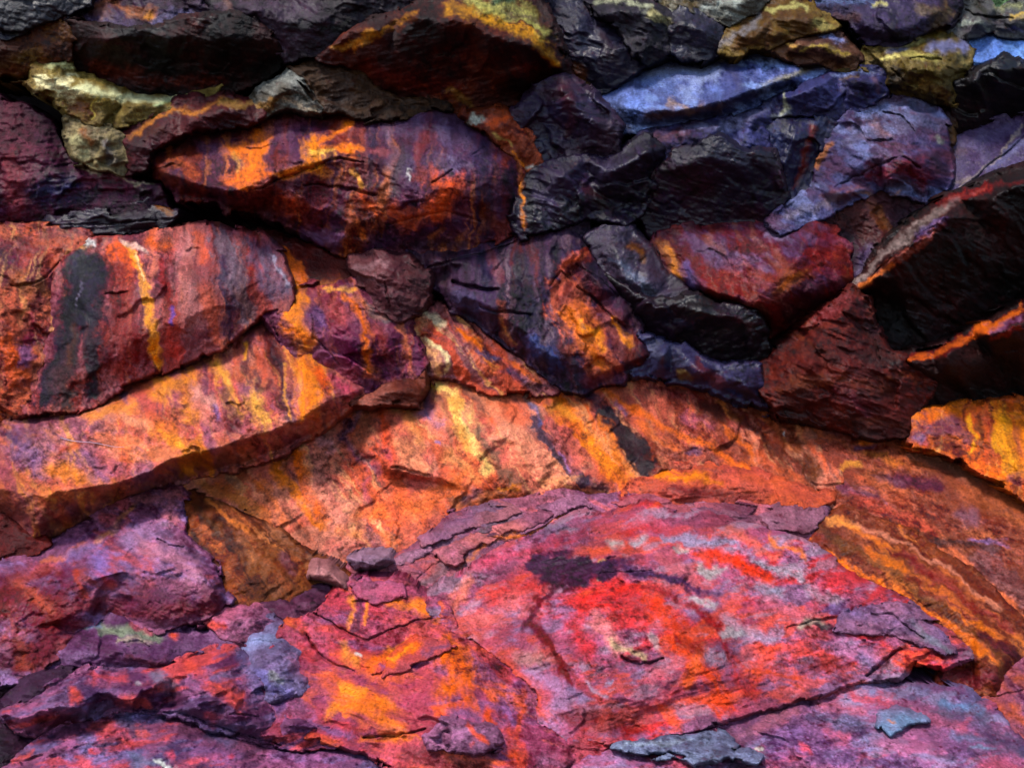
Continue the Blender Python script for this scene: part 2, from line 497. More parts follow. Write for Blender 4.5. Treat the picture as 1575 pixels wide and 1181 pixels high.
S('160,110 250,125 330,128', 14, (120, 64, 24), .6); S('150,60 215,80', 12, (80, 40, 26), .6)
B('rock_block', 'dull purple black rock at the top edge, left of the golden overhang',
  '320,-160,10 642,-160,10 638,0,20 600,20,30 546,48,34 490,75,30 440,94,25 415,60,35 376,28,38 336,30,30 312,5,20', '390,20,42 470,40,40 540,10,40 440,-40,20', r=20,
  col=(76, 62, 74), col2=(52, 40, 48), fol=1.0)
S('335,10 370,40 430,75', 12, (104, 84, 98), .6); S('450,45 530,35', 10, (24, 18, 24), .7); S('345,-10 352,20', 10, (150, 110, 90), .5)
B('overhanging_rock', 'large golden brown overhanging rock at the top, with a pale ridge along its crest',
  '490,86,30 545,52,42 610,20,40 650,-4,30 682,-160,10 852,-160,10 822,0,25 846,50,40 862,92,36 876,120,20 840,131,5 800,156,4 760,166,4 716,172,4 690,165,4 610,150,2 560,120,10 530,96,22', 
  '580,46,62 640,22,70 700,32,76 760,52,74 810,72,66 850,95,46 700,4,50 770,10,50 640,90,44 740,110,30 600,80,44', r=30,
  flat=.1, col=(112, 64, 22), col2=(66, 34, 20), fol=1.6, ang=12, key='golden_overhang')
S('560,62 640,24', 8, (190, 130, 40), .75); S('520,72 572,50', 7, (210, 150, 60), .6)
S('690,14 760,28 820,60 856,92', 11, (196, 140, 36), .85); S('720,0 800,22 840,50', 13, (170, 165, 90), .8); S('760,4 790,0', 8, (110, 150, 110), .6)  # golden-green strokes paint the lit top face and crest
S('778,20 832,36', 6, (80, 50, 60), .6); S('640,40 740,60 800,110', 26, (46, 26, 28), .55); S('560,100 640,130 700,140', 16, (130, 62, 20), .6)
S('800,100 840,120', 15, (130, 66, 18), .6); S('560,55 545,70', 6, (230, 140, 40), .7); S('690,145 720,165', 8, (150, 110, 50), .7)
B('rock_slab', 'dull brown grey slab tucked under the golden overhang',
  '430,122,22 480,96,26 496,89,22 530,98,18 562,122,12 612,152,6 690,168,4 600,173,16 560,181,22 520,166,26 490,165,26 470,132,26', '540,130,24 500,120,30 580,155,20', r=20,
  col=(84, 66, 52), col2=(60, 44, 38), fol=1.8, ang=14)
B('rock_ledge', 'small grey green stone on the ledge left of the brown slab',
  '384,152,20 420,131,26 441,118,26 466,135,34 481,160,32 490,166,28 440,169,24 402,178,20 386,170,20', '440,140,36 410,160,32', r=28, col=(132, 132, 124), col2=(92, 84, 74), fol=1.4)
S('395,165 420,160', 8, (170, 120, 40), .7); S('440,155 480,162', 6, (176, 150, 120), .6)
B('rock_ledge', 'pale yellow ledge in the upper left, catching the light',
  '53,126,34 56,112,30 76,94,18 110,96,18 119,108,16 104,117,16 152,128,10 200,141,8 264,148,4 330,131,4 322,141,12 282,160,20 250,170,24 216,186,26 170,191,28 148,190,28 106,176,30 94,150,34 62,136,36', 
  '78,122,40 100,134,40 150,146,36 210,156,32 260,160,24 90,102,24', r=28, flat=.1, col=(140, 118, 62), col2=(112, 86, 44), fol=1.5, ang=8, fac=2.2)
S('58,124 95,130 112,144', 13, (246, 232, 176), .95, soft=.5); S('76,102 108,106', 8, (196, 196, 140), .8); S('100,138 180,146 250,156 300,148', 8, (232, 230, 176), .92)  # cream strokes paint highlights on the lit ledge lip
S('240,162 285,155', 5, (190, 205, 150), .8); S('110,158 142,170', 13, (120, 74, 22), .8); S('147,150 148,186', 2, (220, 190, 90), .8, brk=.2)
S('160,160 210,170', 12, (138, 112, 54), .7)
B('boulder', 'yellow brown knob of rock below the pale ledge, next to the black hollow',
  '110,186,26 150,190,28 168,196,24 190,212,16 200,240,10 190,264,8 152,256,16 120,240,24 110,214,30', '125,205,40 145,225,34', r=20, col=(140, 122, 84), col2=(92, 78, 64), fac=2.4)
S('115,212 125,235', 9, (190, 180, 130), .7); S('128,204 140,215', 8, (150, 90, 30), .8); S('165,220 180,250', 10, (104, 100, 110), .6)
B('rock_sliver', 'thin dark red fin of rock with a golden upper rim, beside the pale ledge',
  '190,208,14 246,178,16 282,163,14 345,150,14 392,160,20 400,177,24 384,183,28 330,196,30 280,203,30 240,222,28 222,252,22 192,264,10', '250,190,36 345,166,38 300,182,40 215,225,34', r=20,
  col=(104, 58, 58), col2=(70, 40, 50), fol=1.2)
S('200,212 250,182 340,156', 6, (190, 120, 40), .8); S('340,160 395,158', 6, (170, 130, 60), .7); S('225,215 245,200', 7, (90, 50, 26), .8)
B('rock_block', 'dark plum coloured rock at the left edge, below the black hollow',
  '-160,170,16 0,152,16 30,164,14 76,200,10 106,250,12 142,266,14 202,275,10 240,290,12 250,322,8 180,345,0 120,340,0 60,345,2 20,350,4 -160,360,4', '20,230,28 80,262,26 150,300,16 0,300,28 200,310,16', r=10,
  col=(108, 58, 70), col2=(72, 42, 62), fol=1.3, ang=6)
S('60,300 110,285', 18, (40, 44, 80), .85); S('100,320 140,300', 14, (36, 38, 64), .8); S('0,330 18,320', 10, (120, 80, 120), .6); S('10,250 20,320', 20, (134, 56, 60), .6)
S('120,258 205,276 240,286', 3, (176, 160, 130), .7); S('25,200 40,215', 8, (70, 44, 50), .5); S('200,312 226,305', 1.5, (230, 220, 220), .6)
B('layered_rock', 'thin dark layered strip of rock under the plum coloured rock',
  '24,346,8 70,332,8 150,328,10 240,318,14 262,326,16 250,344,14 190,357,10 140,358,8 90,362,8 40,362,8', '100,345,22 200,338,24', r=12, col=(64, 52, 66), col2=(46, 34, 46), fol=2.2, ang=5, dark=1)
C('60,347 140,342 240,334', 1.6, 3)
S('240,322 262,330', 7, (150, 96, 30), .7)

# ---------------------------------------------------------------- the orange and violet block
B('rock_block', 'large bulging rust and violet rock with bright orange streaks, hanging over the black gap',
  '225,236,8 262,206,8 340,192,6 402,178,6 480,168,4 530,180,8 600,172,4 642,166,4 700,175,4 750,200,6 790,236,10 816,266,14 801,300,18 792,350,14 720,386,8 652,391,6 604,388,6 560,395,12 530,390,10 480,360,4 402,325,2 352,320,2 330,300,8 272,300,10 250,272,14',
  '255,268,36 300,285,46 340,292,52 400,275,54 470,248,56 535,240,52 300,235,24 400,220,26 490,205,24 420,290,42 500,275,44 470,320,36 540,340,40 560,290,44 400,308,30 520,375,26 600,205,26 660,190,24 720,210,28 640,240,46 700,240,48 760,250,38 640,290,52 700,288,54 660,330,46 740,310,42 610,330,40 700,350,32 600,250,48', r=20, sm=4, flow=(98, .5), flowc=((214, 120, 50), (50, 40, 58), (150, 62, 36)),
  flat=.1, col=(120, 68, 70), col2=(92, 60, 84), fac=1.4, fol=.8, ang=-18, key='streaked', streak=.25)
S('600,190 700,190 740,240 690,260 620,250', 34, (98, 80, 108), .8); S('270,285 250,260 300,230', 16, (130, 66, 44), .7)
S('395,185 405,225 380,285', 17, (246, 130, 34), .95, 13); S('345,238 410,230', 12, (250, 130, 36), .9); S('350,275 400,270', 14, (240, 116, 30), .8)
S('540,190 480,225', 9, (244, 130, 34), .9); S('478,222 490,260', 14, (252, 150, 40), .95); S('500,232 545,232', 12, (250, 134, 36), .9); S('480,238 520,238', 8, (255, 196, 90), .85)
S('425,275 475,262', 9, (246, 136, 40), .8); S('540,262 560,290', 6, (240, 170, 70), .8); S('280,250 300,270', 12, (200, 90, 36), .7); S('262,225 270,255', 10, (150, 74, 30), .7)
S('435,310 460,320', 16, (200, 78, 32), .8); S('545,330 560,370', 14, (216, 110, 40), .85, 8); S('560,305 580,320', 12, (220, 90, 30), .8); S('360,240 370,260', 6, (255, 190, 90), .6)
S('300,215 340,240', 12, (110, 84, 116), .6); S('500,300 540,340 500,365', 30, (70, 32, 50), .6); S('470,360 520,375', 12, (112, 84, 124), .6); S('410,200 440,215', 14, (120, 82, 104), .5)
C('385,226 440,222', 1.6, 3); C('392,288 470,262 520,242 560,246', 2.4, 4); C('470,285 540,290 580,300', 2, 4)
S('570,190 575,240', 10, (64, 56, 80), .7); S('596,190 605,240', 8, (120, 92, 116), .6); S('655,200 640,270', 16, (130, 62, 62), .8, 10); S('690,190 705,270', 7, (128, 108, 150), .6)
S('615,230 612,290', 12, (86, 72, 70), .6); S('745,225 760,330', 26, (62, 58, 86), .7); S('780,270 790,330', 14, (40, 40, 62), .8)
S('665,275 700,285 680,320 660,330', 17, (222, 92, 44), .85); S('610,320 640,345', 17, (222, 96, 46), .85); S('690,285 670,330', 12, (226, 84, 36), .8); S('625,300 650,310', 7, (150, 90, 110), .6)
S('745,320 760,350', 9, (130, 66, 44), .6); S('575,233 590,235', 7, (180, 90, 90), .7)
S('629,262 630,276', 3.2, (236, 226, 220), .95, 2.4, brk=.35); S('640,385 720,372', 9, (100, 80, 104), .5)
C('665,277 700,258', 1.8, 3); C('725,238 752,225', 1.6, 2); C('600,345 680,330 740,345', 2, 2)
B('rock_sliver', 'narrow red and cream sliver of rock running down the right side of the violet dome',
  '714,174,18 760,171,18 790,184,20 802,202,20 828,256,18 836,262,14 818,268,14 790,238,12 750,199,14', '770,195,32 800,235,30', r=18, col=(176, 84, 50), col2=(120, 66, 50), fol=1.2, ang=50)
S('722,180 745,182', 6, (190, 200, 186), .85); S('748,186 780,182', 7, (220, 96, 50), .8); S('755,200 790,225', 4, (230, 190, 110), .8); S('795,240 815,262', 7, (240, 140, 40), .85); S('770,190 795,200', 6, (90, 50, 50), .7)
S('815,262 832,256', 4, (200, 205, 196), .8)

# ---------------------------------------------------------------- dark rocks, upper middle
B('rock_block', 'blackish pyramid shaped rock between the golden overhang and the blue slab',
  '790,178,16 840,136,24 870,121,26 910,149,28 946,192,26 942,241,16 902,243,10 836,258,8 802,203,12', '866,140,46 900,185,44 850,190,30 920,215,30', r=15, col=(76, 58, 70), col2=(50, 44, 70), dark=1, fac=2.6)
S('865,135 880,200', 10, (84, 48, 50), .6); S('905,150 935,165', 7, (92, 92, 120), .7); S('845,200 850,225', 6, (30, 28, 46), .7)
B('rock_block', 'dark broken rock face right of the orange dribble, in the centre of the upper half',
  '800,300,20 834,261,20 900,246,22 942,241,24 990,216,26 1036,226,24 1012,262,16 986,326,6 960,341,8 902,326,12 862,346,16 801,364,16 795,330,20', '870,275,40 940,265,42 990,238,44 830,310,30 920,300,24 960,320,10', r=15,
  col=(60, 50, 70), col2=(40, 30, 48), dark=1, fac=2.8, streak=.3)
S('803,270 805,350', 7, (216, 128, 40), .9, 6); S('800,290 806,310', 5, (240, 150, 40), .9); S('830,300 845,330', 12, (84, 76, 98), .6)
S('890,265 960,255', 6, (84, 78, 96), .6); S('900,290 925,315', 14, (60, 22, 28), .6)
B('rock_block', 'large flat black rock face under the blue slab, leaning outwards',
  '986,328,8 1012,262,28 1040,234,40 1080,228,44 1102,216,48 1136,232,48 1180,241,42 1204,300,22 1192,346,12 1100,346,4 1040,352,2 1000,356,2', '1080,245,48 1140,255,46 1090,300,22', r=20, flat=.1, col=(66, 30, 44), col2=(36, 28, 52), dark=1, fac=1.2)
C('1010,262 985,330', 2, 2)

# ---------------------------------------------------------------- upper right slabs, blue sky light put into their colours
B('rock_slab', 'long slab facing the sky with pale blue sky light in its colour, in the upper right of the picture',
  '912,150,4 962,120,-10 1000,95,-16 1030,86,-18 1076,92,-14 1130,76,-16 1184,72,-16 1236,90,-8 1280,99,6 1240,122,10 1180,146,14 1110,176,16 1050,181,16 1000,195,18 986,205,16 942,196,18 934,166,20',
  '960,160,24 1000,172,34 1060,162,40 1120,150,42 1180,132,38 1230,108,26 1040,120,10 1120,110,10', r=10, pal=[((84,88,136),.7,10),((146,170,226),.6,8)], flat=.1, col=(108, 128, 192), col2=(84, 88, 140), fac=1.4, fol=1.0, ang=-12, speckc=(40, 40, 80), key='blue_slab')  # grey-purple stone tinted blue, standing in for sky light on its top
S('1000,180 1060,166 1110,162', 8, (130, 98, 88), .8); S('1030,155 1060,165', 7, (176, 140, 110), .7); S('1120,160 1170,140', 8, (80, 62, 76), .7); S('1180,128 1265,102', 9, (150, 140, 110), .85)
S('940,172 970,200', 16, (66, 66, 86), .8); S('1090,92 1130,82', 4, (236, 232, 220), .85); S('1140,80 1180,76', 4, (206, 160, 110), .7); S('1130,100 1140,130', 10, (100, 96, 130), .5)
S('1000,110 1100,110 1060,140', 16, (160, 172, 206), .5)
B('rock_block', 'blue black block wedged under the pale blue slab, its flat front in shade',
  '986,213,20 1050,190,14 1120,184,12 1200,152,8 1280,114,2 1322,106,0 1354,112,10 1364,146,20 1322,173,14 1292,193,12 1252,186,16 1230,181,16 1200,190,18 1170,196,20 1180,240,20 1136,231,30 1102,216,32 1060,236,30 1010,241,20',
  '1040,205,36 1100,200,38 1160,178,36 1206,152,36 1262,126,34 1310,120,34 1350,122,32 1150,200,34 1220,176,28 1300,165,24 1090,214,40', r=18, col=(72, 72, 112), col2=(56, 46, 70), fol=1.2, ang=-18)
S('1000,215 1060,202', 10, (118, 84, 92), .8); S('1060,200 1130,190 1190,160', 9, (110, 108, 140), .8); S('1210,145 1204,172', 4, (196, 196, 160), .85); S('1196,175 1210,172', 6, (130, 134, 140), .7)
S('1280,114 1340,110', 6, (126, 136, 180), .8); S('1295,122 1315,120', 5, (130, 104, 70), .6); S('1345,120 1358,140', 7, (120, 90, 100), .6); S('1080,240 1170,238', 3, (130, 90, 96), .7)  # blue strokes on this block paint sky light on its top faces
C('1190,186 1255,184 1285,196', 2.2, 5)
B('rock_wedge', 'blue black pointed rock with a dull red vertical stain, below the wedged block',
  '1166,196,22 1212,186,24 1260,187,26 1291,196,26 1280,230,18 1246,290,8 1226,302,8 1206,301,8 1186,246,14', '1220,215,34 1200,250,30 1235,260,20', r=18, col=(58, 62, 96), col2=(44, 40, 66), dark=1, fol=1.2, ang=70)
S('1246,200 1238,250 1222,290', 9, (116, 54, 40), .8, 5); S('1165,215 1185,235', 8, (104, 112, 134), .7); S('1255,190 1275,200', 7, (80, 84, 110), .6)
B('boulder', 'purple blue boulder right of centre with a lit slanting top and a rounded nose',
  '1291,196,14 1342,166,6 1380,149,0 1420,155,0 1450,186,4 1458,246,12 1461,266,14 1448,290,18 1432,299,20 1352,291,24 1284,324,22 1196,354,20 1186,346,14 1226,304,10 1250,290,8',
  '1330,200,24 1385,175,20 1400,200,34 1430,235,40 1280,275,28 1350,240,44 1395,250,50 1230,325,30 1290,300,46 1360,278,48 1440,262,36 1395,280,36', r=10, pal=[((120,128,176),.6,5),((96,56,60),.6,4)], col=(92, 90, 134), col2=(82, 60, 80), fol=1.0, ang=-22, speckc=(50, 40, 60), key='boulder')  # blue in base, patches and top strokes stands in for sky light
S('1330,180 1400,165', 12, (124, 132, 178), .7); S('1300,215 1390,190', 14, (120, 116, 150), .6); S('1255,250 1275,228', 8, (176, 110, 50), .8); S('1345,195 1360,205', 8, (130, 84, 70), .6)
S('1350,262 1400,258 1420,280', 16, (130, 52, 50), .8); S('1270,310 1330,290', 12, (140, 84, 76), .7); S('1400,165 1440,190', 12, (86, 88, 124), .7); S('1438,205 1445,220', 6, (120, 124, 110), .7)
S('1210,335 1290,305', 7, (130, 116, 130), .6); S('1320,305 1380,296', 5, (170, 120, 80), .6); S('1430,240 1455,262', 10, (66, 56, 76), .6)
C('1360,176 1385,180 1402,200', 2, 4); C('1285,290 1350,255 1390,245 1410,258', 1.8, 3)
B('rock_block', 'purple to rust red block with a pointed crest, jutting out in the right half',
  '1000,381,8 1012,361,6 1100,346,6 1192,351,10 1234,338,16 1253,339,22 1302,371,24 1309,425,22 1300,448,14 1242,480,0 1190,520,-10 1172,508,-10 1150,492,-4 1120,474,2 1085,460,6 1056,451,8 1030,430,10',
  '1050,385,26 1130,372,26 1195,372,30 1245,356,46 1225,395,52 1200,430,54 1150,466,46 1080,440,38 1285,395,38 1290,425,36 1235,448,46 1200,470,44 1190,495,22 1250,400,44', r=15, flow=(65,.4), flowc=((150,96,80),(64,36,50),(150,50,36)), pal=[((112,92,130),.5,4)], flat=.1, col=(118, 56, 44), col2=(94, 52, 66), fol=1.0, ang=-25, key='prism')
S('1020,375 1050,440', 14, (178, 110, 60), .75, 9); S('1025,380 1045,430', 5, (222, 140, 50), .7); S('1060,370 1120,400', 20, (114, 90, 122), .7); S('1050,405 1065,445', 8, (110, 92, 150), .7)
S('1090,365 1110,380', 10, (150, 90, 60), .5); S('1120,420 1180,430 1240,410', 20, (140, 56, 36), .6); S('1200,440 1235,420', 13, (190, 100, 30), .8); S('1180,362 1215,368', 8, (150, 130, 170), .7); S('1240,390 1280,395', 8, (166, 54, 34), .6)
S('1150,470 1200,455', 8, (170, 70, 60), .6)
C('1130,440 1125,410 1150,380', 1.3, 2); C('1060,448 1130,420', 1.3, 2)
B('rock_block', 'shaded brown purple rock face between the pointed red block and the large black overhang',
  '1197,352,14 1286,324,20 1352,293,24 1430,299,22 1456,302,20 1402,336,22 1352,381,24 1314,438,24 1306,404,20 1301,371,16 1253,339,20', '1290,345,26 1350,330,24 1310,390,26', r=20, col=(92, 58, 56), col2=(66, 46, 62), fol=1.2, ang=-30)
S('1345,320 1360,350', 10, (130, 84, 36), .6); S('1330,380 1320,420', 8, (110, 96, 130), .5); S('1250,340 1200,352', 6, (60, 34, 36), .7)
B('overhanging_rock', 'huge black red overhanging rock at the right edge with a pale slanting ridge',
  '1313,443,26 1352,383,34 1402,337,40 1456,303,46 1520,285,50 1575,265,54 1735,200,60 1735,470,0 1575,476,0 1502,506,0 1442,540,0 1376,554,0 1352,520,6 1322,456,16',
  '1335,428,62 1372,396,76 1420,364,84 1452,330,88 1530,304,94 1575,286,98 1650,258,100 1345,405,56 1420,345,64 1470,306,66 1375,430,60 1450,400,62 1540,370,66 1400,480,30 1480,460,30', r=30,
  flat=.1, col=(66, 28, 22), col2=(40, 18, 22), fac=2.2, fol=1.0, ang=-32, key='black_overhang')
S('1315,438 1360,388 1420,345 1460,312', 9, (140, 118, 112), .85); S('1345,425 1400,385 1440,350', 7, (176, 96, 76), .8); S('1325,438 1372,410', 4, (236, 130, 60), .8); S('1450,312 1520,292', 8, (196, 80, 66), .8); S('1415,362 1445,345', 8, (120, 100, 150), .7)  # pale strokes along the ridge paint its lit edge
S('1470,305 1575,274', 5, (130, 60, 60), .6)
C('1330,430 1400,372 1440,345', 1.6, 3)
B('rock_block', 'rough red brown triangular face of the overhang above the long orange slope',
  '1186,561,14 1240,511,30 1262,480,38 1309,441,46 1325,456,46 1351,520,36 1374,554,34 1402,551,32 1441,586,26 1421,620,16 1396,666,8 1330,662,10 1260,650,12 1196,630,16 1171,606,18 1166,571,16',
  '1262,505,50 1300,480,54 1250,560,48 1310,550,50 1360,580,44 1280,620,34 1350,630,30 1220,600,38', r=20, flow=(20,.3), flowc=((136,84,60),(50,28,30),(110,50,50)), flat=.1, col=(108, 54, 48), col2=(76, 44, 40), fol=1.8, ang=-24, fac=2.4)
S('1265,490 1310,460', 12, (140, 70, 72), .6); S('1200,600 1300,580 1360,600', 14, (112, 66, 36), .6); S('1290,595 1340,640', 14, (110, 60, 70), .6); S('1320,470 1345,520', 10, (70, 50, 60), .5); S('1320,640 1390,660', 10, (104, 60, 40), .6)
C('1345,520 1356,556', 2, 4); C('1240,515 1300,470', 1.4, 2)
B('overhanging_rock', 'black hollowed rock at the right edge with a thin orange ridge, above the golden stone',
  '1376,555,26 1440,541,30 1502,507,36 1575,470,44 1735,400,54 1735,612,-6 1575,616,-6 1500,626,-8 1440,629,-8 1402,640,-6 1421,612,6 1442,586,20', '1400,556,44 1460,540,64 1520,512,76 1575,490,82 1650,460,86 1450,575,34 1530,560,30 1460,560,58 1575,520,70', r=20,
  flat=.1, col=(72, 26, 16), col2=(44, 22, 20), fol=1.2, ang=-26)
S('1385,555 1450,541 1510,512', 6, (214, 100, 40), .85); S('1500,510 1575,474', 6, (240, 120, 40), .7); S('1515,508 1575,488', 7, (140, 90, 120), .7); S('1520,520 1575,505', 5, (180, 70, 30), .6)

# ---------------------------------------------------------------- dark rocks in the middle
B('rock_slab', 'curved blue grey slab beside the violet front of the pointed red block',
  '905,366,14 930,352,12 962,351,10 1000,381,12 1030,430,18 1055,451,22 1030,468,18 985,455,16 940,430,16 920,400,14', '950,385,34 1000,430,36 960,425,30 930,375,26', r=15, col=(78, 68, 84), col2=(62, 48, 58), fol=1.0, ang=45, dark=1)
S('965,375 985,395', 8, (120, 80, 40), .7); S('940,400 1010,450', 7, (110, 118, 140), .6); S('945,360 970,365', 9, (60, 60, 76), .6)
B('rock_wedge', 'long black wedge of rock below the curved slab, facing downwards',
  '930,430,24 985,456,34 1035,471,42 1080,459,42 1150,485,42 1170,490,38 1180,545,14 1186,562,8 1166,572,4 1100,560,0 1030,530,2 990,510,6 960,470,12', '1000,468,42 1080,475,50 1150,500,40 1060,510,24', r=20, flat=.1, col=(50, 34, 48), col2=(40, 26, 34), dark=1, fac=2.2, fol=1.2, ang=20)
S('1000,480 1060,500', 10, (52, 54, 72), .6); S('1110,480 1160,500', 9, (70, 36, 40), .6)
B('rock_slab', 'broad dark purple sloping rock with black run-off lines and a dull orange patch',
  '628,402,8 594,388,4 650,391,4 720,387,6 745,377,8 792,356,6 870,325,4 905,335,6 906,366,8 922,400,14 940,430,18 956,456,18 986,500,14 985,517,16 1000,545,14 962,570,12 960,586,10 930,590,8 901,601,8 868,590,12 820,560,10 782,526,8 740,500,6 700,480,6 662,442,8 650,418,10',
  '665,404,26 720,410,26 800,390,24 870,350,20 760,440,34 820,440,34 720,465,28 800,500,34 850,550,34 840,480,34 760,470,38 864,410,28 892,388,38 905,420,40 930,450,36 960,492,28 880,420,22 915,470,26 950,510,24 870,460,40 900,510,42 940,530,36 960,560,30 915,580,28 850,460,28', r=12, sm=3, flat=.2, flow=(80,.6), flowc=((116, 92, 100),(34, 30, 50),(112, 58, 50)),
  col=(82, 60, 80), col2=(58, 46, 70), streak=.42, fac=1.6, fol=.8, ang=70, key='dark_slab')
S('868,450 900,510 930,560', 32, (176, 84, 56), .92, soft=.5); S('930,490 975,545', 22, (140, 72, 62), .85); S('868,412 895,395', 13, (196, 88, 60), .85); S('885,410 920,455 955,490', 12, (120, 62, 66), .8); S('640,400 700,395', 16, (96, 68, 72), .7)
S('745,395 755,440', 9, (44, 40, 62), .8); S('800,400 815,500', 12, (44, 40, 60), .7); S('770,380 770,450', 5, (120, 96, 110), .6); S('755,390 772,430', 7, (134, 80, 84), .7); S('820,430 835,500', 5, (104, 88, 104), .6)
S('770,470 785,520', 9, (170, 90, 70), .8, 6); S('774,490 792,525', 3, (224, 150, 80), .8); S('815,470 800,540', 14, (40, 38, 60), .7); S('820,525 850,560', 16, (60, 72, 116), .75); S('700,450 735,470', 12, (84, 80, 112), .6)
S('875,570 890,595', 10, (50, 52, 76), .7); S('845,350 900,350', 14, (70, 56, 76), .6); S('660,420 690,430', 12, (90, 66, 70), .6)
C('696,440 722,448 762,446', 3.2, 7); C('740,475 812,480', 2, 3.5); C('655,415 720,398 790,372', 2, 4)
S('870,408 900,390', 10, (214, 96, 56), .8); S('930,455 965,490', 9, (96, 66, 86), .7)
C('890,408 930,440 950,460', 1.6, 3)
S('880,485 900,520 925,560', 18, (218, 116, 40), .8); S('895,500 930,535', 6, (244, 150, 50), .7); S('938,488 970,530', 5, (240, 146, 50), .85); S('850,440 870,455', 12, (170, 80, 60), .7); S('900,590 960,575', 10, (140, 80, 100), .6)
S('870,440 868,470', 5, (84, 44, 50), .7)
C('842,441 866,418 902,452 932,482 962,506', 1.8, 3)
B('rock_block', 'slate grey rock overhanging the top of the long orange slope',
  '960,571,10 1000,545,16 985,516,18 1030,531,20 1100,561,22 1166,573,22 1171,606,18 1176,626,12 1140,616,8 1080,590,6 1030,580,6 1000,572,6', '1020,548,40 1080,575,36 1140,592,36 1160,610,28', r=15, flat=.1, col=(76, 74, 104), col2=(54, 44, 66), fol=1.6, ang=22, dark=1)
S('1050,575 1065,585', 6, (140, 112, 60), .7); S('1080,560 1110,590', 11, (116, 66, 60), .7); S('1120,602 1135,612', 7, (50, 76, 130), .7); S('1010,540 1060,560', 10, (96, 96, 116), .6)
B('boulder', 'brown knob of rock hanging at the right end of the black gap',
  '545,401,18 580,392,16 626,401,16 651,430,20 641,470,22 620,486,20 600,481,18 576,460,18 550,440,18 545,420,18', '580,415,40 615,430,38 605,460,36 570,435,38', r=15, col=(122, 78, 76), col2=(90, 58, 62), fac=3.0)
S('555,410 590,405', 8, (140, 100, 100), .5)
C('590,430 600,470', 1.6, 3); C('560,425 620,440', 1.4, 2.5)

# ---------------------------------------------------------------- left: the dome with the black streak
B('rock_block', 'rust red bulge at the left edge beside the black streaked dome',
  '-160,362,6 0,357,6 100,352,4 132,366,8 112,396,16 86,412,18 76,470,20 80,505,20 60,560,18 40,612,12 40,634,8 0,610,8 -160,562,8', '0,420,40 60,400,32 0,500,44 40,480,36 20,570,34 60,375,22', r=15, tight=1, flow=(95,.35), pal=[((214,110,70),.7,6),((104,50,72),.7,5)], col=(178, 84, 58), col2=(132, 60, 62), fac=1.6)
S('20,380 100,362', 18, (110, 60, 72), .7); S('50,370 100,375', 8, (196, 92, 50), .6); S('0,390 10,410', 12, (70, 46, 66), .7); S('30,430 60,450', 14, (190, 110, 60), .6); S('60,460 45,520', 10, (130, 40, 70), .7)
S('10,530 30,580', 22, (226, 96, 40), .8); S('45,530 40,560', 7, (120, 80, 140), .7); S('5,460 30,500', 18, (196, 96, 66), .6)
C('20,440 60,425 100,400', 1.8, 3)
B('rock_slab', 'broad rounded slab at the left with a black vertical streak and a thin yellow stripe',
  '112,397,14 140,376,10 200,371,6 250,356,4 330,351,4 400,372,6 430,391,10 440,430,14 446,460,16 440,475,16 401,481,16 350,521,14 282,556,12 200,590,10 130,626,8 100,633,8 42,633,6 45,602,10 75,522,14 76,432,14',
  '170,390,24 250,380,26 330,375,26 400,395,24 150,440,46 240,430,50 320,420,48 400,430,38 130,520,46 200,520,50 280,500,48 350,470,42 100,590,32 180,570,36', r=12, sm=16,
  flow=(92,.55), flowc=((226,130,90),(56,44,54),(176,56,44)), col=(176, 92, 80), col2=(138, 70, 80), fac=.9, fb=.8, fol=.5, ang=80, streak=.32, key='dome_slab')
S('105,425 130,408 158,428', 20, (42, 38, 62), .95, brk=.3); S('130,415 124,480', 38, (42, 36, 60), .97, 36, soft=.5, brk=.3); S('112,470 92,550 66,618', 26, (42, 36, 56), .95, 18, soft=.7, brk=.45); S('140,470 142,540 140,600', 18, (50, 40, 56), .9, 14, soft=.9, brk=.6); S('112,480 108,560 96,612', 14, (56, 44, 54), .85, 16, soft=1, brk=.7); S('150,540 150,600', 22, (56, 44, 52), .75); S('100,560 95,610', 24, (84, 60, 58), .7)
S('125,440 118,465', 2.5, (140, 130, 150), .6); S('112,500 105,560', 7, (116, 78, 58), .6); S('135,500 130,560', 5, (104, 72, 70), .6)
S('168,385 205,380', 9, (232, 96, 26), .9); S('175,390 205,400 195,430', 17, (222, 88, 28), .9); S('190,420 200,560', 22, (146, 50, 40), .75, 26); S('205,510 210,545', 16, (108, 34, 46), .7)
S('200,378 215,400 228,450 232,510 240,560', 7, (240, 158, 60), 1, 10, soft=.6, brk=.3); S('210,390 222,430', 3.5, (250, 206, 150), .85); S('232,520 240,560', 8, (246, 140, 40), .85, 10); S('196,374 225,380', 5, (236, 190, 170), .8)
S('235,365 258,375', 14, (210, 92, 34), .85); S('250,400 268,480', 7, (178, 46, 46), .8, 4); S('268,480 268,505', 5, (104, 70, 160), .8); S('255,515 270,545', 15, (200, 60, 50), .8)
S('280,380 300,480', 22, (190, 120, 112), .75, 26); S('300,365 315,395', 10, (214, 90, 50), .7); S('318,440 335,510', 14, (206, 92, 56), .7); S('290,410 320,430', 14, (150, 60, 56), .6)
S('345,370 375,480', 26, (108, 90, 104), .85, 22, soft=.5); S('340,400 350,510', 8, (70, 58, 84), .75); S('400,380 430,450', 24, (102, 90, 116), .8); S('370,450 385,490', 12, (150, 96, 84), .6); S('420,390 440,440', 2.5, (180, 170, 190), .6)
S('127,370 138,376', 6, (244, 234, 226), .95, brk=.5); S('118,384 130,380', 5, (220, 150, 70), .7); S('145,372 190,368', 7, (160, 70, 60), .7); S('180,620 240,590', 9, (140, 92, 86), .5)
C('165,452 195,449', 1.8, 3); C('140,436 165,440', 1.2, 2); C('160,475 200,470', 1, 1.5)
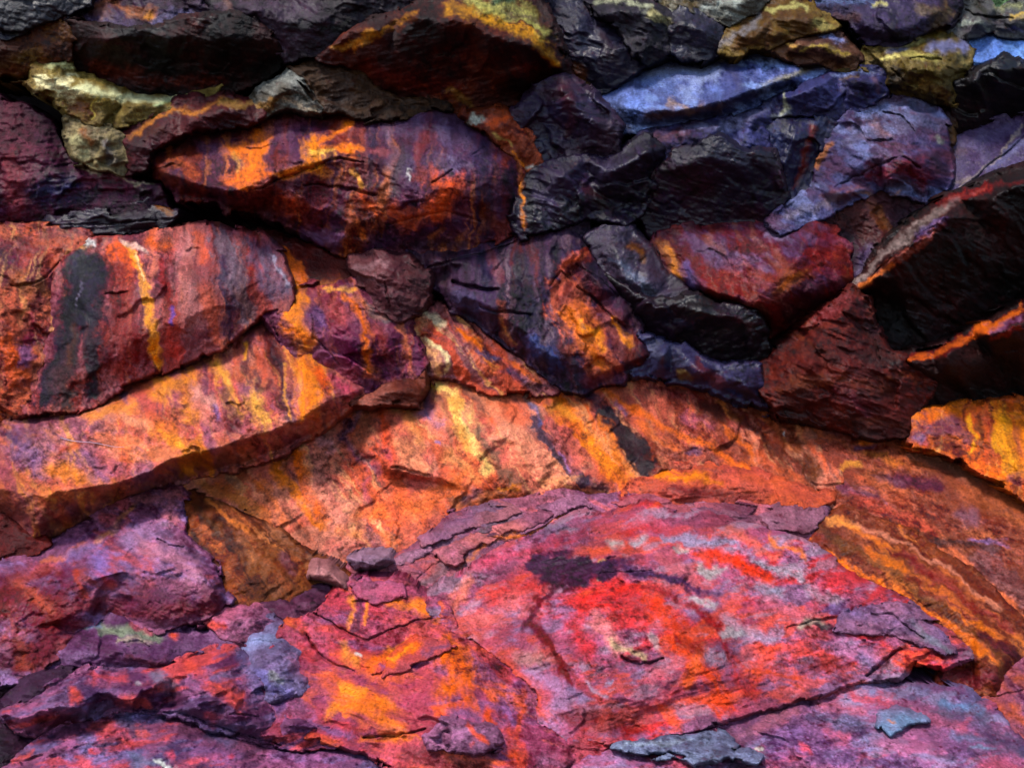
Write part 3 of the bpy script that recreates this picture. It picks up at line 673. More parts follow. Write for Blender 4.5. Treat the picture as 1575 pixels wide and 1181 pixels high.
B('rock_slab', 'smooth slope under the black gap, bright orange at its left end',
  '386,366,2 412,370,2 480,386,0 530,410,2 560,444,6 521,436,14 470,446,16 446,460,16 441,430,12 426,391,8', '430,385,8 455,425,14 500,420,10', r=8, sm=6, tight=1, col=(104, 52, 44), col2=(80, 44, 44), fac=.8, fb=.7)
S('405,372 430,395 445,430 460,445', 9, (244, 140, 30), .97, 15, brk=.3); S('440,400 470,440', 14, (236, 112, 26), .9); S('405,372 428,400 436,440', 4, (226, 190, 120), .9); S('470,440 520,432', 7, (196, 110, 50), .8)
B('boulder', 'rounded lump of violet and red rock flanked by orange streaks, left of the picture centre',
  '411,481,16 440,472,16 447,461,16 482,446,14 541,441,12 581,456,12 621,491,10 650,560,8 646,588,6 602,601,4 561,590,4 520,575,6 480,560,8 440,530,10', '440,490,30 480,470,34 530,470,40 520,510,48 480,520,38 560,520,42 600,540,34 500,555,26 590,500,30 560,570,26 620,560,22', r=12, sm=8,
  flow=(80,.3), flowc=((232,120,44),(64,40,56),(180,60,50)), col=(138, 76, 92), col2=(112, 58, 84), fac=2.2, key='ball', tight=1)
S('462,455 450,500 470,535', 16, (248, 142, 30), .95, 15, brk=.35); S('430,505 470,525', 10, (244, 124, 30), .85); S('480,545 420,510', 5, (80, 44, 50), .7); S('470,560 500,572', 11, (226, 90, 30), .8)
S('530,455 560,500 568,570', 8, (236, 116, 36), .9, 14); S('540,460 590,480', 12, (196, 110, 60), .7); S('510,475 525,490', 14, (190, 84, 80), .7); S('485,480 490,500', 11, (112, 84, 140), .7); S('500,520 540,540 500,560', 20, (116, 54, 96), .6)
S('580,500 590,540', 10, (180, 76, 64), .6); S('615,500 632,545', 6, (214, 120, 66), .7); S('610,560 630,575', 12, (110, 62, 84), .6); S('560,580 640,590', 7, (190, 90, 60), .6); S('500,445 550,443', 5, (240, 170, 70), .8)
S('575,470 600,490', 8, (120, 110, 110), .6)
C('560,470 575,520 560,560', 1.4, 2); C('475,480 480,520 520,562', 1.6, 2.5)
B('rock_slab', 'cream and orange streaked sloping rock just right of the violet lump',
  '622,489,4 640,478,2 662,479,0 720,500,-2 782,550,0 850,590,4 842,599,6 790,596,8 740,591,8 690,580,8 656,578,8 648,556,8 640,540,6', '660,500,14 700,530,22 750,560,22 690,560,26 800,580,20 720,575,20', r=4, tight=1, flow=(52,.65), col=(176, 100, 90), col2=(140, 80, 84), fac=1.8, fol=1.2, ang=50)
S('630,486 660,484 680,500', 7, (226, 200, 160), .9); S('645,510 680,570', 9, (236, 176, 110), .85, 5); S('660,520 690,565', 4, (250, 220, 160), .9); S('635,520 660,570', 9, (120, 82, 70), .8); S('640,490 655,500', 9, (210, 140, 90), .7)
S('705,500 740,530', 8, (240, 120, 40), .9); S('725,545 755,570', 12, (230, 112, 66), .85); S('735,540 760,545', 6, (90, 90, 130), .7); S('750,545 765,565', 4, (250, 150, 60), .8); S('780,570 800,585', 10, (70, 66, 96), .8)
S('785,560 830,590', 6, (226, 110, 50), .85); S('690,515 715,535', 12, (150, 90, 96), .6); S('800,590 840,597', 5, (90, 70, 80), .7)
C('690,510 720,540', 1.2, 1.5)


# ---------------------------------------------------------------- the long diagonal slab, left
B('rock_slab', 'long orange slab slanting up to the right with a black gap beneath it',
  '-160,692,6 0,653,6 60,642,6 100,634,6 200,592,6 282,557,6 350,523,6 406,486,8 441,531,16 481,561,20 531,579,22 562,591,20 551,611,18 500,651,16 441,686,12 382,711,8 330,726,4 270,746,2 215,761,2 161,790,0 111,820,0 50,840,0 0,812,2 -160,772,2',
  '20,680,26 100,665,28 200,620,28 300,575,28 390,515,24 100,715,44 220,680,44 330,630,44 420,570,36 0,750,52 70,758,58 140,752,58 200,740,56 260,712,54 330,692,56 400,668,54 450,650,50 500,615,44 545,598,34 110,790,32 60,800,34 200,756,34 480,590,38', r=12, sm=3,
  flow=(75,.45), flowc=((250,170,76),(112,62,74),(206,84,52)), pal=[((232,146,110),.6,6),((140,84,110),.55,5)], flat=0.05, col=(206, 110, 66), col2=(166, 84, 84), fac=1.6, fol=.9, ang=-28, streak=.2, key='long_slab')
S('20,660 70,690', 26, (126, 82, 112), .75); S('5,668 20,672', 12, (66, 60, 96), .8); S('30,690 60,720', 22, (132, 96, 140), .75); S('30,640 110,648', 9, (112, 60, 76), .7); S('0,720 30,770', 18, (150, 70, 84), .7)
S('135,640 200,620', 14, (238, 146, 60), .8); S('190,640 230,650', 12, (240, 160, 110), .7); S('240,600 290,585 300,640', 18, (244, 152, 56), .8); S('250,660 300,700 280,720', 16, (246, 154, 56), .85); S('310,680 320,720', 10, (240, 140, 44), .8)
S('200,680 260,700', 17, (240, 140, 84), .75); S('300,600 320,650', 15, (220, 130, 116), .75); S('300,600 330,620', 12, (226, 160, 140), .6); S('330,560 350,590 365,640', 14, (248, 172, 74), .9); S('390,610 400,650', 16, (250, 180, 80), .9)
S('350,600 365,660', 11, (108, 62, 64), .8); S('332,630 335,640', 6, (96, 86, 150), .6); S('375,530 385,590 410,600', 13, (84, 56, 66), .8, 9); S('375,525 372,545', 4, (250, 170, 60), .8); S('405,500 430,560 440,640', 15, (76, 54, 64), .85, 10); S('420,560 455,620', 12, (80, 56, 64), .8)
S('438,560 445,640', 4, (236, 160, 60), .7); S('470,560 480,600 470,640', 18, (248, 140, 30), .95); S('490,570 505,590', 10, (240, 90, 30), .85); S('515,585 540,600', 12, (196, 60, 90), .85); S('440,520 415,510', 10, (190, 80, 80), .7)
S('75,720 120,735', 14, (244, 140, 50), .85); S('60,740 140,750', 8, (220, 100, 80), .6); S('130,700 160,730', 18, (140, 92, 128), .75); S('155,700 185,740', 14, (190, 90, 90), .6); S('210,740 230,720', 11, (120, 84, 110), .7); S('320,660 330,690', 9, (140, 84, 120), .5)
S('180,600 190,612', 8, (120, 76, 110), .6); S('140,612 190,605', 5, (74, 66, 96), .7); S('90,690 110,680', 10, (220, 96, 50), .7); S('0,790 60,800 120,790', 20, (120, 56, 60), .7); S('90,780 100,810', 8, (214, 96, 50), .6); S('160,770 130,800', 14, (110, 56, 76), .6)
S('60,770 80,790', 9, (190, 70, 60), .6); S('20,640 60,640', 8, (126, 80, 100), .6); S('240,640 270,660', 14, (214, 104, 60), .6); S('150,670 200,690', 12, (216, 110, 60), .6)
B('rock_block', 'small dark brown rock under the left end of the long orange slab',
  '-160,780,6 0,772,6 30,784,10 56,806,14 72,836,14 50,846,8 0,864,2 -160,866,2', '10,800,24 40,825,22', r=6, col=(128, 58, 36), col2=(90, 44, 40))
B('rock_wedge', 'small orange wedge at the left edge between the black streaked dome and the long slab',
  '-160,566,0 0,611,0 36,632,2 38,643,2 0,656,4 -160,694,4', '0,632,10', r=2, col=(212, 98, 34), col2=(170, 70, 40), fac=1)
B('layered_rock', 'thin dark stack of layers at the head of the orange bay, below the violet lump',
  '541,615,18 582,602,18 640,591,16 655,579,14 652,601,16 641,619,20 600,616,22 575,616,22', '590,608,34 635,603,32', r=16, col=(150, 84, 66), col2=(84, 52, 52), fol=2.4, ang=-10, R=2)
C('560,612 600,606 645,598', 1.4, 4)

# ---------------------------------------------------------------- the orange bay
B('rock_slab', 'broad salmon and orange slab with cream streaks and two dark run-off bands, across the middle',
  '272,757,2 330,737,0 441,687,-4 520,641,-6 546,619,-6 576,617,-6 641,620,-6 656,584,0 700,585,2 740,592,2 790,600,4 850,600,4 900,603,2 962,582,-4 1000,575,-6 1080,595,-8 1176,629,-10 1262,654,-8 1264,690,-4 1290,741,2 1290,775,6 1230,768,6 1160,740,10 1100,706,10 1020,716,12 962,751,8 900,766,2 830,756,4 760,771,4 700,791,0 651,831,-4 600,851,-8 541,861,-8 501,866,-6 470,851,-4 401,801,0 331,771,2',
  '380,740,6 460,690,6 525,650,-4 540,690,-4 575,728,2 610,722,22 660,728,20 620,650,14 700,640,22 760,660,22 820,650,18 760,730,20 860,700,18 600,738,4 660,740,4 560,780,-2 480,780,4 430,770,6 640,780,2 720,755,12 820,748,12 900,745,14 960,640,6 1040,650,2 1120,670,2 1200,690,0 980,700,12 1080,690,8 900,680,12', r=0, sm=4, tight=1,
  flow=(58,.5), flowc=((250,186,120),(110,66,66),(226,92,40)), pal=[((228,146,112),.7,5),((206,88,80),.5,6)], flat=0.05, col=(220, 122, 84), col2=(196, 96, 76), fac=1.2, fb=.8, fol=.6, ang=55, streak=.26, key='bay')
S('940,590 990,660 1030,740', 30, (160, 72, 50), .75); S('1000,590 1060,720', 50, (150, 66, 48), .8, brk=.9); S('1070,590 1140,730', 50, (144, 64, 50), .8, brk=.9); S('1160,620 1230,760', 60, (140, 66, 46), .8, brk=.9)
S('420,720 450,690 470,720', 16, (240, 120, 36), .85); S('425,730 460,760 490,810', 14, (240, 128, 40), .85, 10); S('455,690 480,760 500,800', 9, (244, 110, 30), .8); S('505,670 500,760 530,800', 26, (216, 130, 104), .8); S('490,670 510,680', 14, (200, 140, 140), .6)
S('340,740 400,790 440,830', 12, (206, 110, 50), .8); S('310,745 380,770', 13, (200, 120, 56), .7); S('390,740 440,800', 9, (224, 116, 50), .8); S('430,760 470,830', 9, (130, 72, 50), .7); S('400,760 450,840', 8, (190, 104, 70), .7)
S('535,640 530,670', 8, (86, 66, 96), .85); S('555,620 545,650', 8, (120, 92, 130), .7); S('540,680 560,715 580,730', 9, (104, 66, 100), .65); S('560,740 555,800', 9, (170, 84, 110), .6); S('585,622 590,680', 12, (224, 84, 50), .9, 11); S('560,640 555,680', 12, (210, 130, 96), .6)
S('595,660 605,700', 12, (220, 84, 50), .7); S('585,695 600,700', 7, (170, 70, 90), .7); S('620,690 650,720', 16, (236, 150, 100), .7); S('630,625 640,680', 11, (230, 150, 84), .7); S('660,600 665,640', 11, (112, 80, 110), .75); S('650,640 680,650', 10, (130, 110, 150), .65); S('668,683 676,684', 4, (136, 120, 180), .8)
S('655,590 680,600', 8, (250, 180, 60), .8); S('685,590 720,650 750,720', 13, (255, 206, 120), .95, 12); S('700,620 720,690', 10, (250, 176, 84), .85); S('670,640 700,690', 8, (190, 100, 80), .6); S('690,610 695,700 705,730', 6, (160, 96, 66), .85); S('740,660 770,720 800,745', 12, (120, 86, 64), .85, 14); S('715,600 745,640', 8, (120, 80, 64), .7, 6)
S('745,610 810,680 860,730', 22, (232, 150, 106), .7); S('770,625 800,640', 14, (224, 100, 60), .7); S('810,610 830,640', 8, (120, 92, 86), .8); S('815,640 850,690 900,740', 7, (82, 70, 84), .93, 9, soft=.4); S('820,625 828,650', 5, (104, 100, 150), .7); S('860,695 880,720', 3, (130, 120, 200), .7)
S('840,610 880,640 920,700 965,735', 20, (244, 130, 44), .9); S('850,625 880,640', 8, (255, 170, 70), .7); S('900,680 940,720', 12, (248, 140, 40), .85); S('850,670 890,720', 11, (200, 100, 90), .7); S('885,610 925,670 ', 4, (236, 100, 40), .7)
S('560,790 650,780 700,740', 20, (240, 120, 60), .75); S('590,760 620,800', 14, (222, 96, 60), .7); S('520,820 600,830', 13, (230, 134, 70), .65); S('570,815 580,840', 10, (130, 76, 86), .75); S('600,830 640,810', 14, (190, 90, 60), .6); S('700,770 790,755', 10, (150, 90, 50), .75); S('720,765 740,755', 7, (90, 60, 90), .6); S('770,752 800,750', 5, (236, 140, 40), .7)
S('840,745 890,735', 8, (226, 150, 90), .6); S('910,745 935,752', 7, (80, 66, 84), .7); S('690,700 730,735', 14, (246, 160, 90), .6)
C('605,722 640,725 665,731', 2.2, 4); C('500,800 530,830', 1.2, 1.5); C('590,690 605,715', 1.5, 2)
C('600,795 640,790', 1.2, 1.5)

S('920,600 990,640 1080,680 1160,730', 9, (232, 112, 44), .8); S('900,610 920,620', 6, (120, 100, 140), .6); S('890,605 940,640', 12, (66, 56, 66), .85); S('930,640 975,690 1000,720', 15, (50, 38, 48), .96, 18, soft=.45, brk=.3); S('940,620 960,640', 6, (112, 90, 130), .6)
S('925,650 950,700', 8, (244, 130, 40), .7); S('985,660 1030,690', 10, (220, 110, 50), .7); S('1000,700 1050,705', 6, (120, 70, 60), .6); S('1055,690 1070,695', 7, (80, 68, 96), .7)
S('990,590 1080,620 1200,670', 12, (130, 56, 62), .7); S('1060,640 1090,655', 9, (170, 84, 110), .6); S('1080,620 1110,640', 8, (96, 68, 60), .7); S('1100,615 1130,640', 5, (226, 130, 44), .75); S('1110,650 1160,710', 7, (230, 112, 44), .7)
S('1130,640 1200,690 1250,730', 14, (84, 58, 54), .75); S('1170,640 1230,690', 12, (190, 96, 48), .7); S('1170,700 1240,745', 9, (214, 96, 50), .6); S('1220,650 1255,730', 14, (112, 70, 48), .7); S('1230,645 1260,660', 6, (210, 120, 50), .6); S('1210,668 1213,670', 2, (230, 220, 220), .8)
C('1175,640 1260,655', 1, 1)
B('rock_slab', 'wide dusty orange slope at the right edge with one dark purple patch',
  '1264,655,-6 1330,664,-4 1396,669,-4 1402,684,-4 1440,694,-4 1500,720,0 1575,757,4 1735,822,8 1735,1010,10 1575,968,6 1500,882,8 1400,832,8 1330,800,8 1300,784,8 1292,775,6 1291,741,2 1267,690,-4', '1340,710,2 1420,760,6 1500,800,8 1380,790,10 1575,850,10', r=4, sm=8,
  flow=(33,.3), flowc=((196,112,64),(104,70,66),(190,80,44)), flat=0.05, col=(172, 90, 52), col2=(148, 74, 58), fac=.7, fb=.6, fol=.9, ang=30, streak=.12, key='right_slope', tight=1)
S('1325,672 1365,672', 8, (216, 110, 36), .85); S('1320,685 1345,685', 6, (86, 70, 96), .7); S('1300,720 1318,715', 7, (236, 160, 70), .8); S('1340,700 1375,710', 9, (190, 110, 40), .6); S('1385,735 1440,750', 15, (84, 46, 70), .85); S('1350,735 1390,740', 9, (110, 72, 80), .6)
S('1270,665 1300,670', 9, (130, 80, 84), .6); S('1400,690 1500,740', 11, (130, 92, 70), .6); S('1300,755 1350,765', 8, (120, 80, 110), .6); S('1320,770 1400,800 1430,820', 12, (196, 76, 56), .75); S('1300,780 1370,800 1440,840', 9, (104, 66, 52), .75); S('1440,830 1530,845', 10, (84, 68, 70), .75)
S('1480,790 1500,800', 12, (120, 92, 120), .5); S('1500,830 1550,840', 6, (130, 100, 160), .55); S('1520,870 1575,920', 28, (104, 76, 84), .6); S('1350,810 1480,860 1560,940', 6, (230, 120, 70), .6)
C('1400,752 1460,765', 1.2, 1.5); C('1264,690 1290,740', 1.8, 2)
B('rock_block', 'low orange lump at the foot of the long slope, above the red dome',
  '961,755,4 1010,718,2 1070,712,0 1130,716,0 1200,740,0 1280,764,2 1252,772,6 1180,771,8 1080,768,8 1000,766,8', '1010,735,18 1080,730,20 1150,740,20 1210,756,16 1060,755,22', r=4, sm=6, tight=1, col=(222, 104, 56), col2=(190, 80, 66), fac=1.4, fol=1.4, ang=5)
S('1020,735 1080,735', 11, (250, 146, 44), .9); S('1080,725 1100,730', 7, (130, 60, 70), .6); S('1030,755 1160,765', 7, (110, 54, 60), .7); S('1120,740 1180,750', 12, (220, 100, 76), .6); S('1090,745 1110,750', 5, (246, 140, 40), .6)
B('boulder', 'golden orange stone with dark speckles at the right edge, its left part violet',
  '1404,642,6 1440,632,4 1500,628,0 1575,618,-4 1735,605,-4 1735,800,20 1575,755,16 1496,715,14 1490,702,14 1440,690,12 1402,680,10', '1430,660,22 1500,665,22 1560,680,28 1600,700,30', r=8, sm=4, flow=(95,.5), col=(222, 122, 40), col2=(190, 84, 40), fac=1.4, key='golden', streak=.3)
S('1410,660 1470,665', 24, (116, 66, 84), .9); S('1410,672 1420,680', 8, (126, 110, 160), .6); S('1497,635 1495,670 1488,700', 4, (244, 170, 50), .9); S('1510,635 1508,690', 8, (110, 72, 44), .8); S('1522,640 1530,700', 8, (190, 80, 50), .7)
S('1545,640 1550,720', 18, (252, 170, 40), .9); S('1575,640 1575,720', 14, (246, 140, 36), .85); S('1560,660 1570,700', 9, (150, 66, 60), .6); S('1500,715 1550,735', 7, (250, 120, 30), .8); S('1555,735 1575,750', 9, (80, 40, 70), .8); S('1440,690 1490,700', 5, (80, 46, 40), .7)

# ---------------------------------------------------------------- foot of the cliff, left
B('rock_slab', 'broad violet pink rock in the lower left with a rough dark red front',
  '-160,872,2 0,866,2 60,848,0 130,807,-2 215,763,-4 258,753,-2 278,766,4 282,822,10 331,871,14 351,921,12 341,941,8 250,966,2 200,951,2 150,946,0 130,966,0 52,1040,-4 0,1050,-6 -160,1062,-6',
  '60,866,20 140,840,20 230,800,16 262,790,16 0,898,34 60,892,40 120,885,42 180,884,44 250,872,44 310,885,40 340,915,28 60,960,26 140,925,28 230,930,28 300,930,26 0,980,24 180,860,32', r=4, sm=3,
  pal=[((196,84,70),.6,7),((150,120,176),.6,6),((96,56,80),.6,9)], con=.75, col=(164, 94, 118), col2=(132, 78, 116), fac=1.8, fb=1.3, fol=1.0, ang=-30, key='violet_slab')
S('60,880 20,895 80,875', 16, (200, 88, 76), .8); S('150,830 180,810 210,785', 5, (230, 150, 90), .8); S('70,865 130,835', 7, (220, 120, 70), .7); S('215,775 265,765 262,800', 14, (206, 120, 120), .75); S('200,830 250,820', 20, (150, 116, 156), .7); S('150,860 160,880', 15, (140, 110, 180), .75)
S('230,840 290,870 300,890', 20, (190, 124, 140), .8); S('110,850 150,840', 12, (130, 106, 160), .65); S('120,880 125,910', 8, (226, 76, 46), .85); S('160,885 175,900', 10, (214, 66, 50), .8); S('200,880 210,900', 10, (120, 90, 130), .7)
S('0,930 100,920 60,1000', 56, (126, 46, 42), .88); S('120,930 220,925 320,925', 20, (112, 50, 58), .75); S('20,960 40,1010', 18, (170, 70, 40), .6); S('100,940 160,920', 14, (140, 64, 70), .7); S('170,940 330,940', 17, (130, 58, 56), .75); S('180,910 260,920', 18, (110, 66, 86), .7); S('250,900 320,910', 14, (160, 90, 110), .6)
S('0,1020 30,1035', 14, (84, 36, 40), .7); S('60,1000 100,970', 16, (120, 56, 72), .6); S('30,900 70,940', 11, (210, 88, 50), .6); S('210,785 218,782', 5, (90, 64, 100), .7); S('170,815 190,808', 6, (96, 72, 110), .6)
C('240,828 260,838 284,840', 2.4, 4); C('170,838 210,842', 1.2, 1.5)
B('rock_slab', 'olive brown slab with rusty streaks leaning against the violet pink rock',
  '277,767,4 330,772,2 401,803,0 470,857,0 512,877,0 536,901,-4 490,917,-2 441,922,2 401,937,4 346,922,4 332,871,6 284,822,6', '310,800,16 380,840,18 440,885,18 370,890,18', r=2, sm=5, tight=1, flow=(52,.6), flowc=((206,124,60),(70,48,46),(170,84,40)), col=(150, 92, 56), col2=(112, 66, 50), fac=1.0, fol=1.0, ang=48, streak=.3)
S('275,790 282,830', 9, (214, 124, 46), .7); S('285,840 340,890 ', 8, (170, 86, 40), .8); S('340,800 370,870', 12, (70, 48, 50), .75); S('320,770 400,830 450,880', 7, (210, 120, 56), .75); S('390,820 440,880', 9, (96, 60, 40), .7); S('350,900 365,920', 12, (176, 84, 30), .8); S('430,870 480,900', 10, (150, 80, 50), .7)
S('460,885 470,910', 8, (190, 100, 30), .7); S('300,780 330,810', 9, (96, 70, 56), .7); S('370,905 420,925', 9, (120, 76, 36), .7); S('440,860 455,880', 9, (110, 66, 96), .55)

# loose stones lying in the hollow
B('loose_stone', 'loose pinkish stone resting in the hollow, the smaller and more upright of the two',
  '474,887,18 484,866,12 506,870,12 531,895,16 532,909,16 510,902,20 480,894,20', '490,876,30 508,886,32 520,902,28', r=14, col=(196, 134, 126), col2=(150, 92, 96), fac=1.4, R=4, w=6, cat='loose stone', sm=2)
S('480,892 520,905', 5, (120, 66, 70), .6)
B('loose_stone', 'flat loose lilac stone with a dark shadow under it, right of the upright pinkish stone',
  '535,859,12 552,850,10 592,852,10 599,866,14 576,874,18 545,873,18', '550,862,30 585,862,32 570,868,28', r=12, col=(168, 130, 150), col2=(130, 96, 116), fac=1.2, R=4, w=5, cat='loose stone', sm=2)

# ---------------------------------------------------------------- layered band between bay and dome
B('layered_rock', 'band of thin pink and purple rock layers curving along the top of the red dome',
  '536,876,-6 596,872,-2 640,846,2 652,834,4 702,794,4 762,775,6 832,760,6 902,768,6 962,757,8 1002,768,8 1082,772,10 1182,775,10 1252,776,10 1268,784,10 1262,806,10 1232,834,10 1150,812,12 1080,792,12 1000,780,12 920,792,12 850,814,10 780,848,8 720,878,6 690,904,4 662,926,2 622,910,-2 560,897,-4', '640,880,8 720,835,14 820,795,14 940,775,14 1150,790,14', r=6, sm=5,
  pal=[((206,96,80),.6,7),((130,100,120),.6,6)], col=(176, 96, 104), col2=(140, 84, 110), fac=1.2, fol=2.2, ang=-20, key='band', tight=1)
S('640,900 700,850 780,800', 9, (120, 96, 100), .7); S('690,890 760,835 870,790', 6, (236, 130, 44), .85); S('660,910 720,870', 8, (130, 104, 120), .6); S('700,860 770,820', 7, (110, 66, 76), .7); S('560,885 620,900', 12, (180, 96, 110), .6); S('840,790 880,790', 6, (240, 150, 60), .7)
S('960,768 1010,772', 6, (214, 76, 56), .7); S('650,880 700,840', 6, (200, 100, 90), .7)
C('640,900 700,848 780,806 860,780', 1.5, 2); C('690,900 740,856 800,828', 1.4, 1.6); C('700,815 760,795 830,775', 1.4, 2)
for lab, po, c, c2 in (
    (None, '594,868 620,851 660,835 666,846 641,863 602,876', (180, 124, 140), (150, 100, 120)),
    (None, '646,824 682,808 741,784 790,770 800,779 752,800 692,822 652,836', (170, 104, 110), (140, 92, 120)),
    (None, '668,848 720,824 780,798 836,778 850,790 790,814 730,842 682,866', (196, 112, 104), (160, 92, 110)),
    (None, '770,806 820,776 900,764 926,772 870,788 800,816', (176, 110, 128), (150, 96, 120)),
    (None, '936,770 985,762 1080,770 1160,778 1150,790 1070,784 990,776', (176, 90, 96), (140, 80, 100)),
    ('grey lilac layer', '1166,792 1202,773 1262,780 1268,792 1240,815 1186,811', (160, 110, 128), (150, 90, 104)),
    (None, '1050,786 1110,780 1164,794 1184,812 1130,806 1080,796', (160, 92, 104), (120, 76, 96))):
    B('plate', lab, po, r=3, col=c, col2=c2, part_of='band', on='band', R=1.6, w=6, fac=1.1, fol=1.6, ang=-15, sm=2, dive=3)
C('1240,782 1258,800 1246,830', 1.6, 3)

# ---------------------------------------------------------------- the red dome and the shelf beside it
B('boulder', 'large low dome of vivid red rock with grey blue patches in the lower centre',
  '690,905,6 722,880,6 782,850,4 851,816,4 921,795,2 1000,783,2 1080,795,4 1150,814,6 1232,840,8 1300,884,8 1392,938,10 1470,987,10 1492,1006,10 1448,1018,10 1402,1006,12 1385,1032,10 1310,1046,12 1272,1056,12 1202,1082,10 1102,1112,6 1022,1127,2 940,1142,0 872,1132,-2 836,1106,0 831,1060,6 790,1030,8 740,986,8 700,962,6 671,930,6',
  '780,890,22 860,850,26 960,826,28 1080,830,28 1180,860,30 800,940,30 900,900,40 1000,880,44 1120,900,42 1250,920,34 850,1000,38 940,980,48 1040,970,50 1160,980,44 1280,990,36 1380,980,26 860,1060,36 930,1075,38 990,1070,36 1060,1030,46 1150,1045,34 1230,1040,30 1330,1020,28 900,1110,20 990,1105,18 1060,1080,26', r=8, sm=9,
  pal=[((214,50,46),.8,4),((146,108,142),.8,6),((236,92,52),.6,7),((120,60,80),.5,6),((160,140,156),.55,9)], con=.85, flat=.7, col=(182, 76, 88), col2=(164, 90, 118), fac=1.3, fb=1.1, fol=1.2, ang=22, key='red_dome', tight=1)
S('760,920 830,900 825,930', 22, (222, 62, 56), .85); S('740,950 800,930', 22, (216, 110, 100), .7); S('700,930 720,900', 14, (224, 120, 84), .7); S('740,860 800,850', 12, (196, 100, 120), .7); S('720,880 850,830 900,820', 10, (190, 50, 64), .6)
S('820,960 850,990 870,1050', 9, (120, 36, 44), .85, 10); S('930,875 1000,880 1070,900', 9, (92, 66, 96), .85); S('1070,900 1110,915', 6, (86, 64, 96), .7)
S('925,868 930,890', 4, (250, 200, 100), .95, 2.5, brk=.5); S('926,886 926,890', 2.5, (255, 236, 190), .9)
S('900,930 960,910 1010,930', 26, (222, 48, 42), .92); S('880,960 900,1000', 22, (206, 46, 44), .85); S('970,930 1000,960', 20, (216, 60, 62), .8); S('920,960 950,990', 18, (206, 116, 110), .85); S('945,985 985,1012', 9, (196, 160, 120), .85); S('1005,975 1015,995', 9, (186, 160, 156), .8)
S('1010,920 1040,970 1060,1010', 18, (224, 66, 32), .85); S('1040,1000 1090,1040 1110,1090', 24, (234, 74, 32), .9); S('1080,1010 1060,1050', 14, (236, 96, 40), .8); S('1050,980 1075,1000', 12, (150, 44, 32), .75); S('1000,900 1060,930 1110,970 1130,1020', 9, (160, 40, 46), .85, 10); S('1130,1020 1160,1070', 12, (190, 46, 40), .8)
S('1060,915 1100,930', 6, (196, 180, 180), .85); S('1080,870 1110,880', 8, (176, 164, 160), .85); S('940,840 950,836', 9, (176, 168, 160), .8); S('975,835 990,832', 9, (166, 166, 176), .85); S('1030,825 1100,830 1160,850', 7, (150, 136, 164), .85); S('1045,840 1060,838', 5, (176, 166, 156), .8)
S('930,810 1000,800 1050,812', 12, (200, 76, 84), .7); S('960,815 1020,810', 8, (190, 40, 40), .7); S('900,850 930,850', 9, (226, 90, 50), .65); S('1080,850 1140,870 1180,890', 14, (226, 66, 36), .9); S('1100,850 1180,880', 9, (232, 60, 40), .8); S('1120,820 1200,850', 9, (220, 110, 84), .7); S('1190,830 1240,860', 6, (244, 130, 50), .8)
S('1030,860 1070,890', 18, (216, 110, 112), .7); S('1160,860 1230,890', 7, (160, 150, 164), .8); S('1170,910 1200,915', 10, (150, 140, 160), .85); S('1150,905 1180,920', 6, (110, 76, 96), .7); S('1120,960 1180,980', 12, (190, 146, 160), .8); S('1120,975 1140,975', 9, (176, 166, 170), .8); S('1150,985 1200,970', 9, (170, 150, 180), .75)
S('1180,930 1260,950', 14, (214, 110, 120), .7); S('1200,870 1280,920 ', 9, (180, 150, 160), .7); S('1230,955 1270,960', 9, (186, 170, 150), .85); S('1280,935 1360,960 1400,980', 14, (112, 84, 130), .8); S('1260,965 1300,970', 6, (70, 56, 70), .8)
S('1170,1010 1230,1000 1280,1020', 22, (232, 76, 56), .85); S('1160,1030 1220,1050', 16, (236, 84, 40), .8); S('1240,1030 1290,1020', 12, (120, 40, 40), .7); S('1300,1000 1350,1010', 14, (190, 120, 150), .8); S('1320,1015 1350,1040', 12, (130, 110, 150), .7); S('1380,1000 1350,1040', 5, (60, 30, 40), .6)
S('800,1010 830,1010', 14, (196, 140, 130), .75); S('820,1040 870,1070 840,1110', 20, (160, 116, 150), .85); S('870,1060 900,1075', 9, (150, 120, 160), .75); S('900,1050 930,1070', 6, (190, 160, 180), .8); S('930,1045 945,1052', 5, (170, 160, 190), .8); S('880,1040 920,1080', 9, (176, 50, 50), .7)
S('880,1100 960,1110', 22, (140, 44, 40), .75); S('900,1125 960,1100 1010,1090', 14, (190, 66, 50), .6); S('990,1060 1040,1050', 9, (104, 66, 90), .7); S('1040,1110 1020,1090', 12, (236, 90, 50), .8); S('1000,1040 1040,1020', 14, (206, 106, 110), .7)
S('825,858 890,872 930,880', 20, (78, 50, 72), 1, 14, soft=.45, brk=.35); S('850,880 900,890', 26, (80, 50, 70), 1, 20, soft=.45, brk=.35); S('868,895 826,930 808,965', 15, (88, 40, 56), .8, 9, brk=.6); S('930,868 1000,878 1080,905', 8, (84, 58, 88), .95, 5); S('812,965 850,1000 872,1050', 9, (120, 34, 44), .75, 9, brk=.7)
S('770,1010 810,1050 840,1100', 14, (214, 84, 50), .75); S('740,970 790,1010', 14, (206, 84, 80), .6); S('700,940 730,970', 14, (220, 96, 70), .6)
C('955,1012 985,1022 1022,1014', 2.6, 5); C('920,886 1000,884', 1.6, 2.5); C('800,880 860,878', 1.4, 2); C('1215,960 1290,955 1340,968', 2.2, 4); C('1330,1042 1390,1000', 3, 6); C('1080,1050 1120,1000', 1.2, 1.5)
B('flake', 'purple grey flake with a dark broken edge', '1292,944 1340,932 1402,934 1452,974 1474,1001 1450,1003 1420,996 1382,984 1330,974 1284,970', r=5, col=(124, 92, 132), col2=(150, 96, 116), part_of='red_dome', on='red_dome', R=2.5, w=7, fol=2, ang=22, dive=3)
S('1400,960 1460,998', 7, (120, 124, 134), .7); S('1340,960 1400,975', 6, (84, 66, 90), .6)
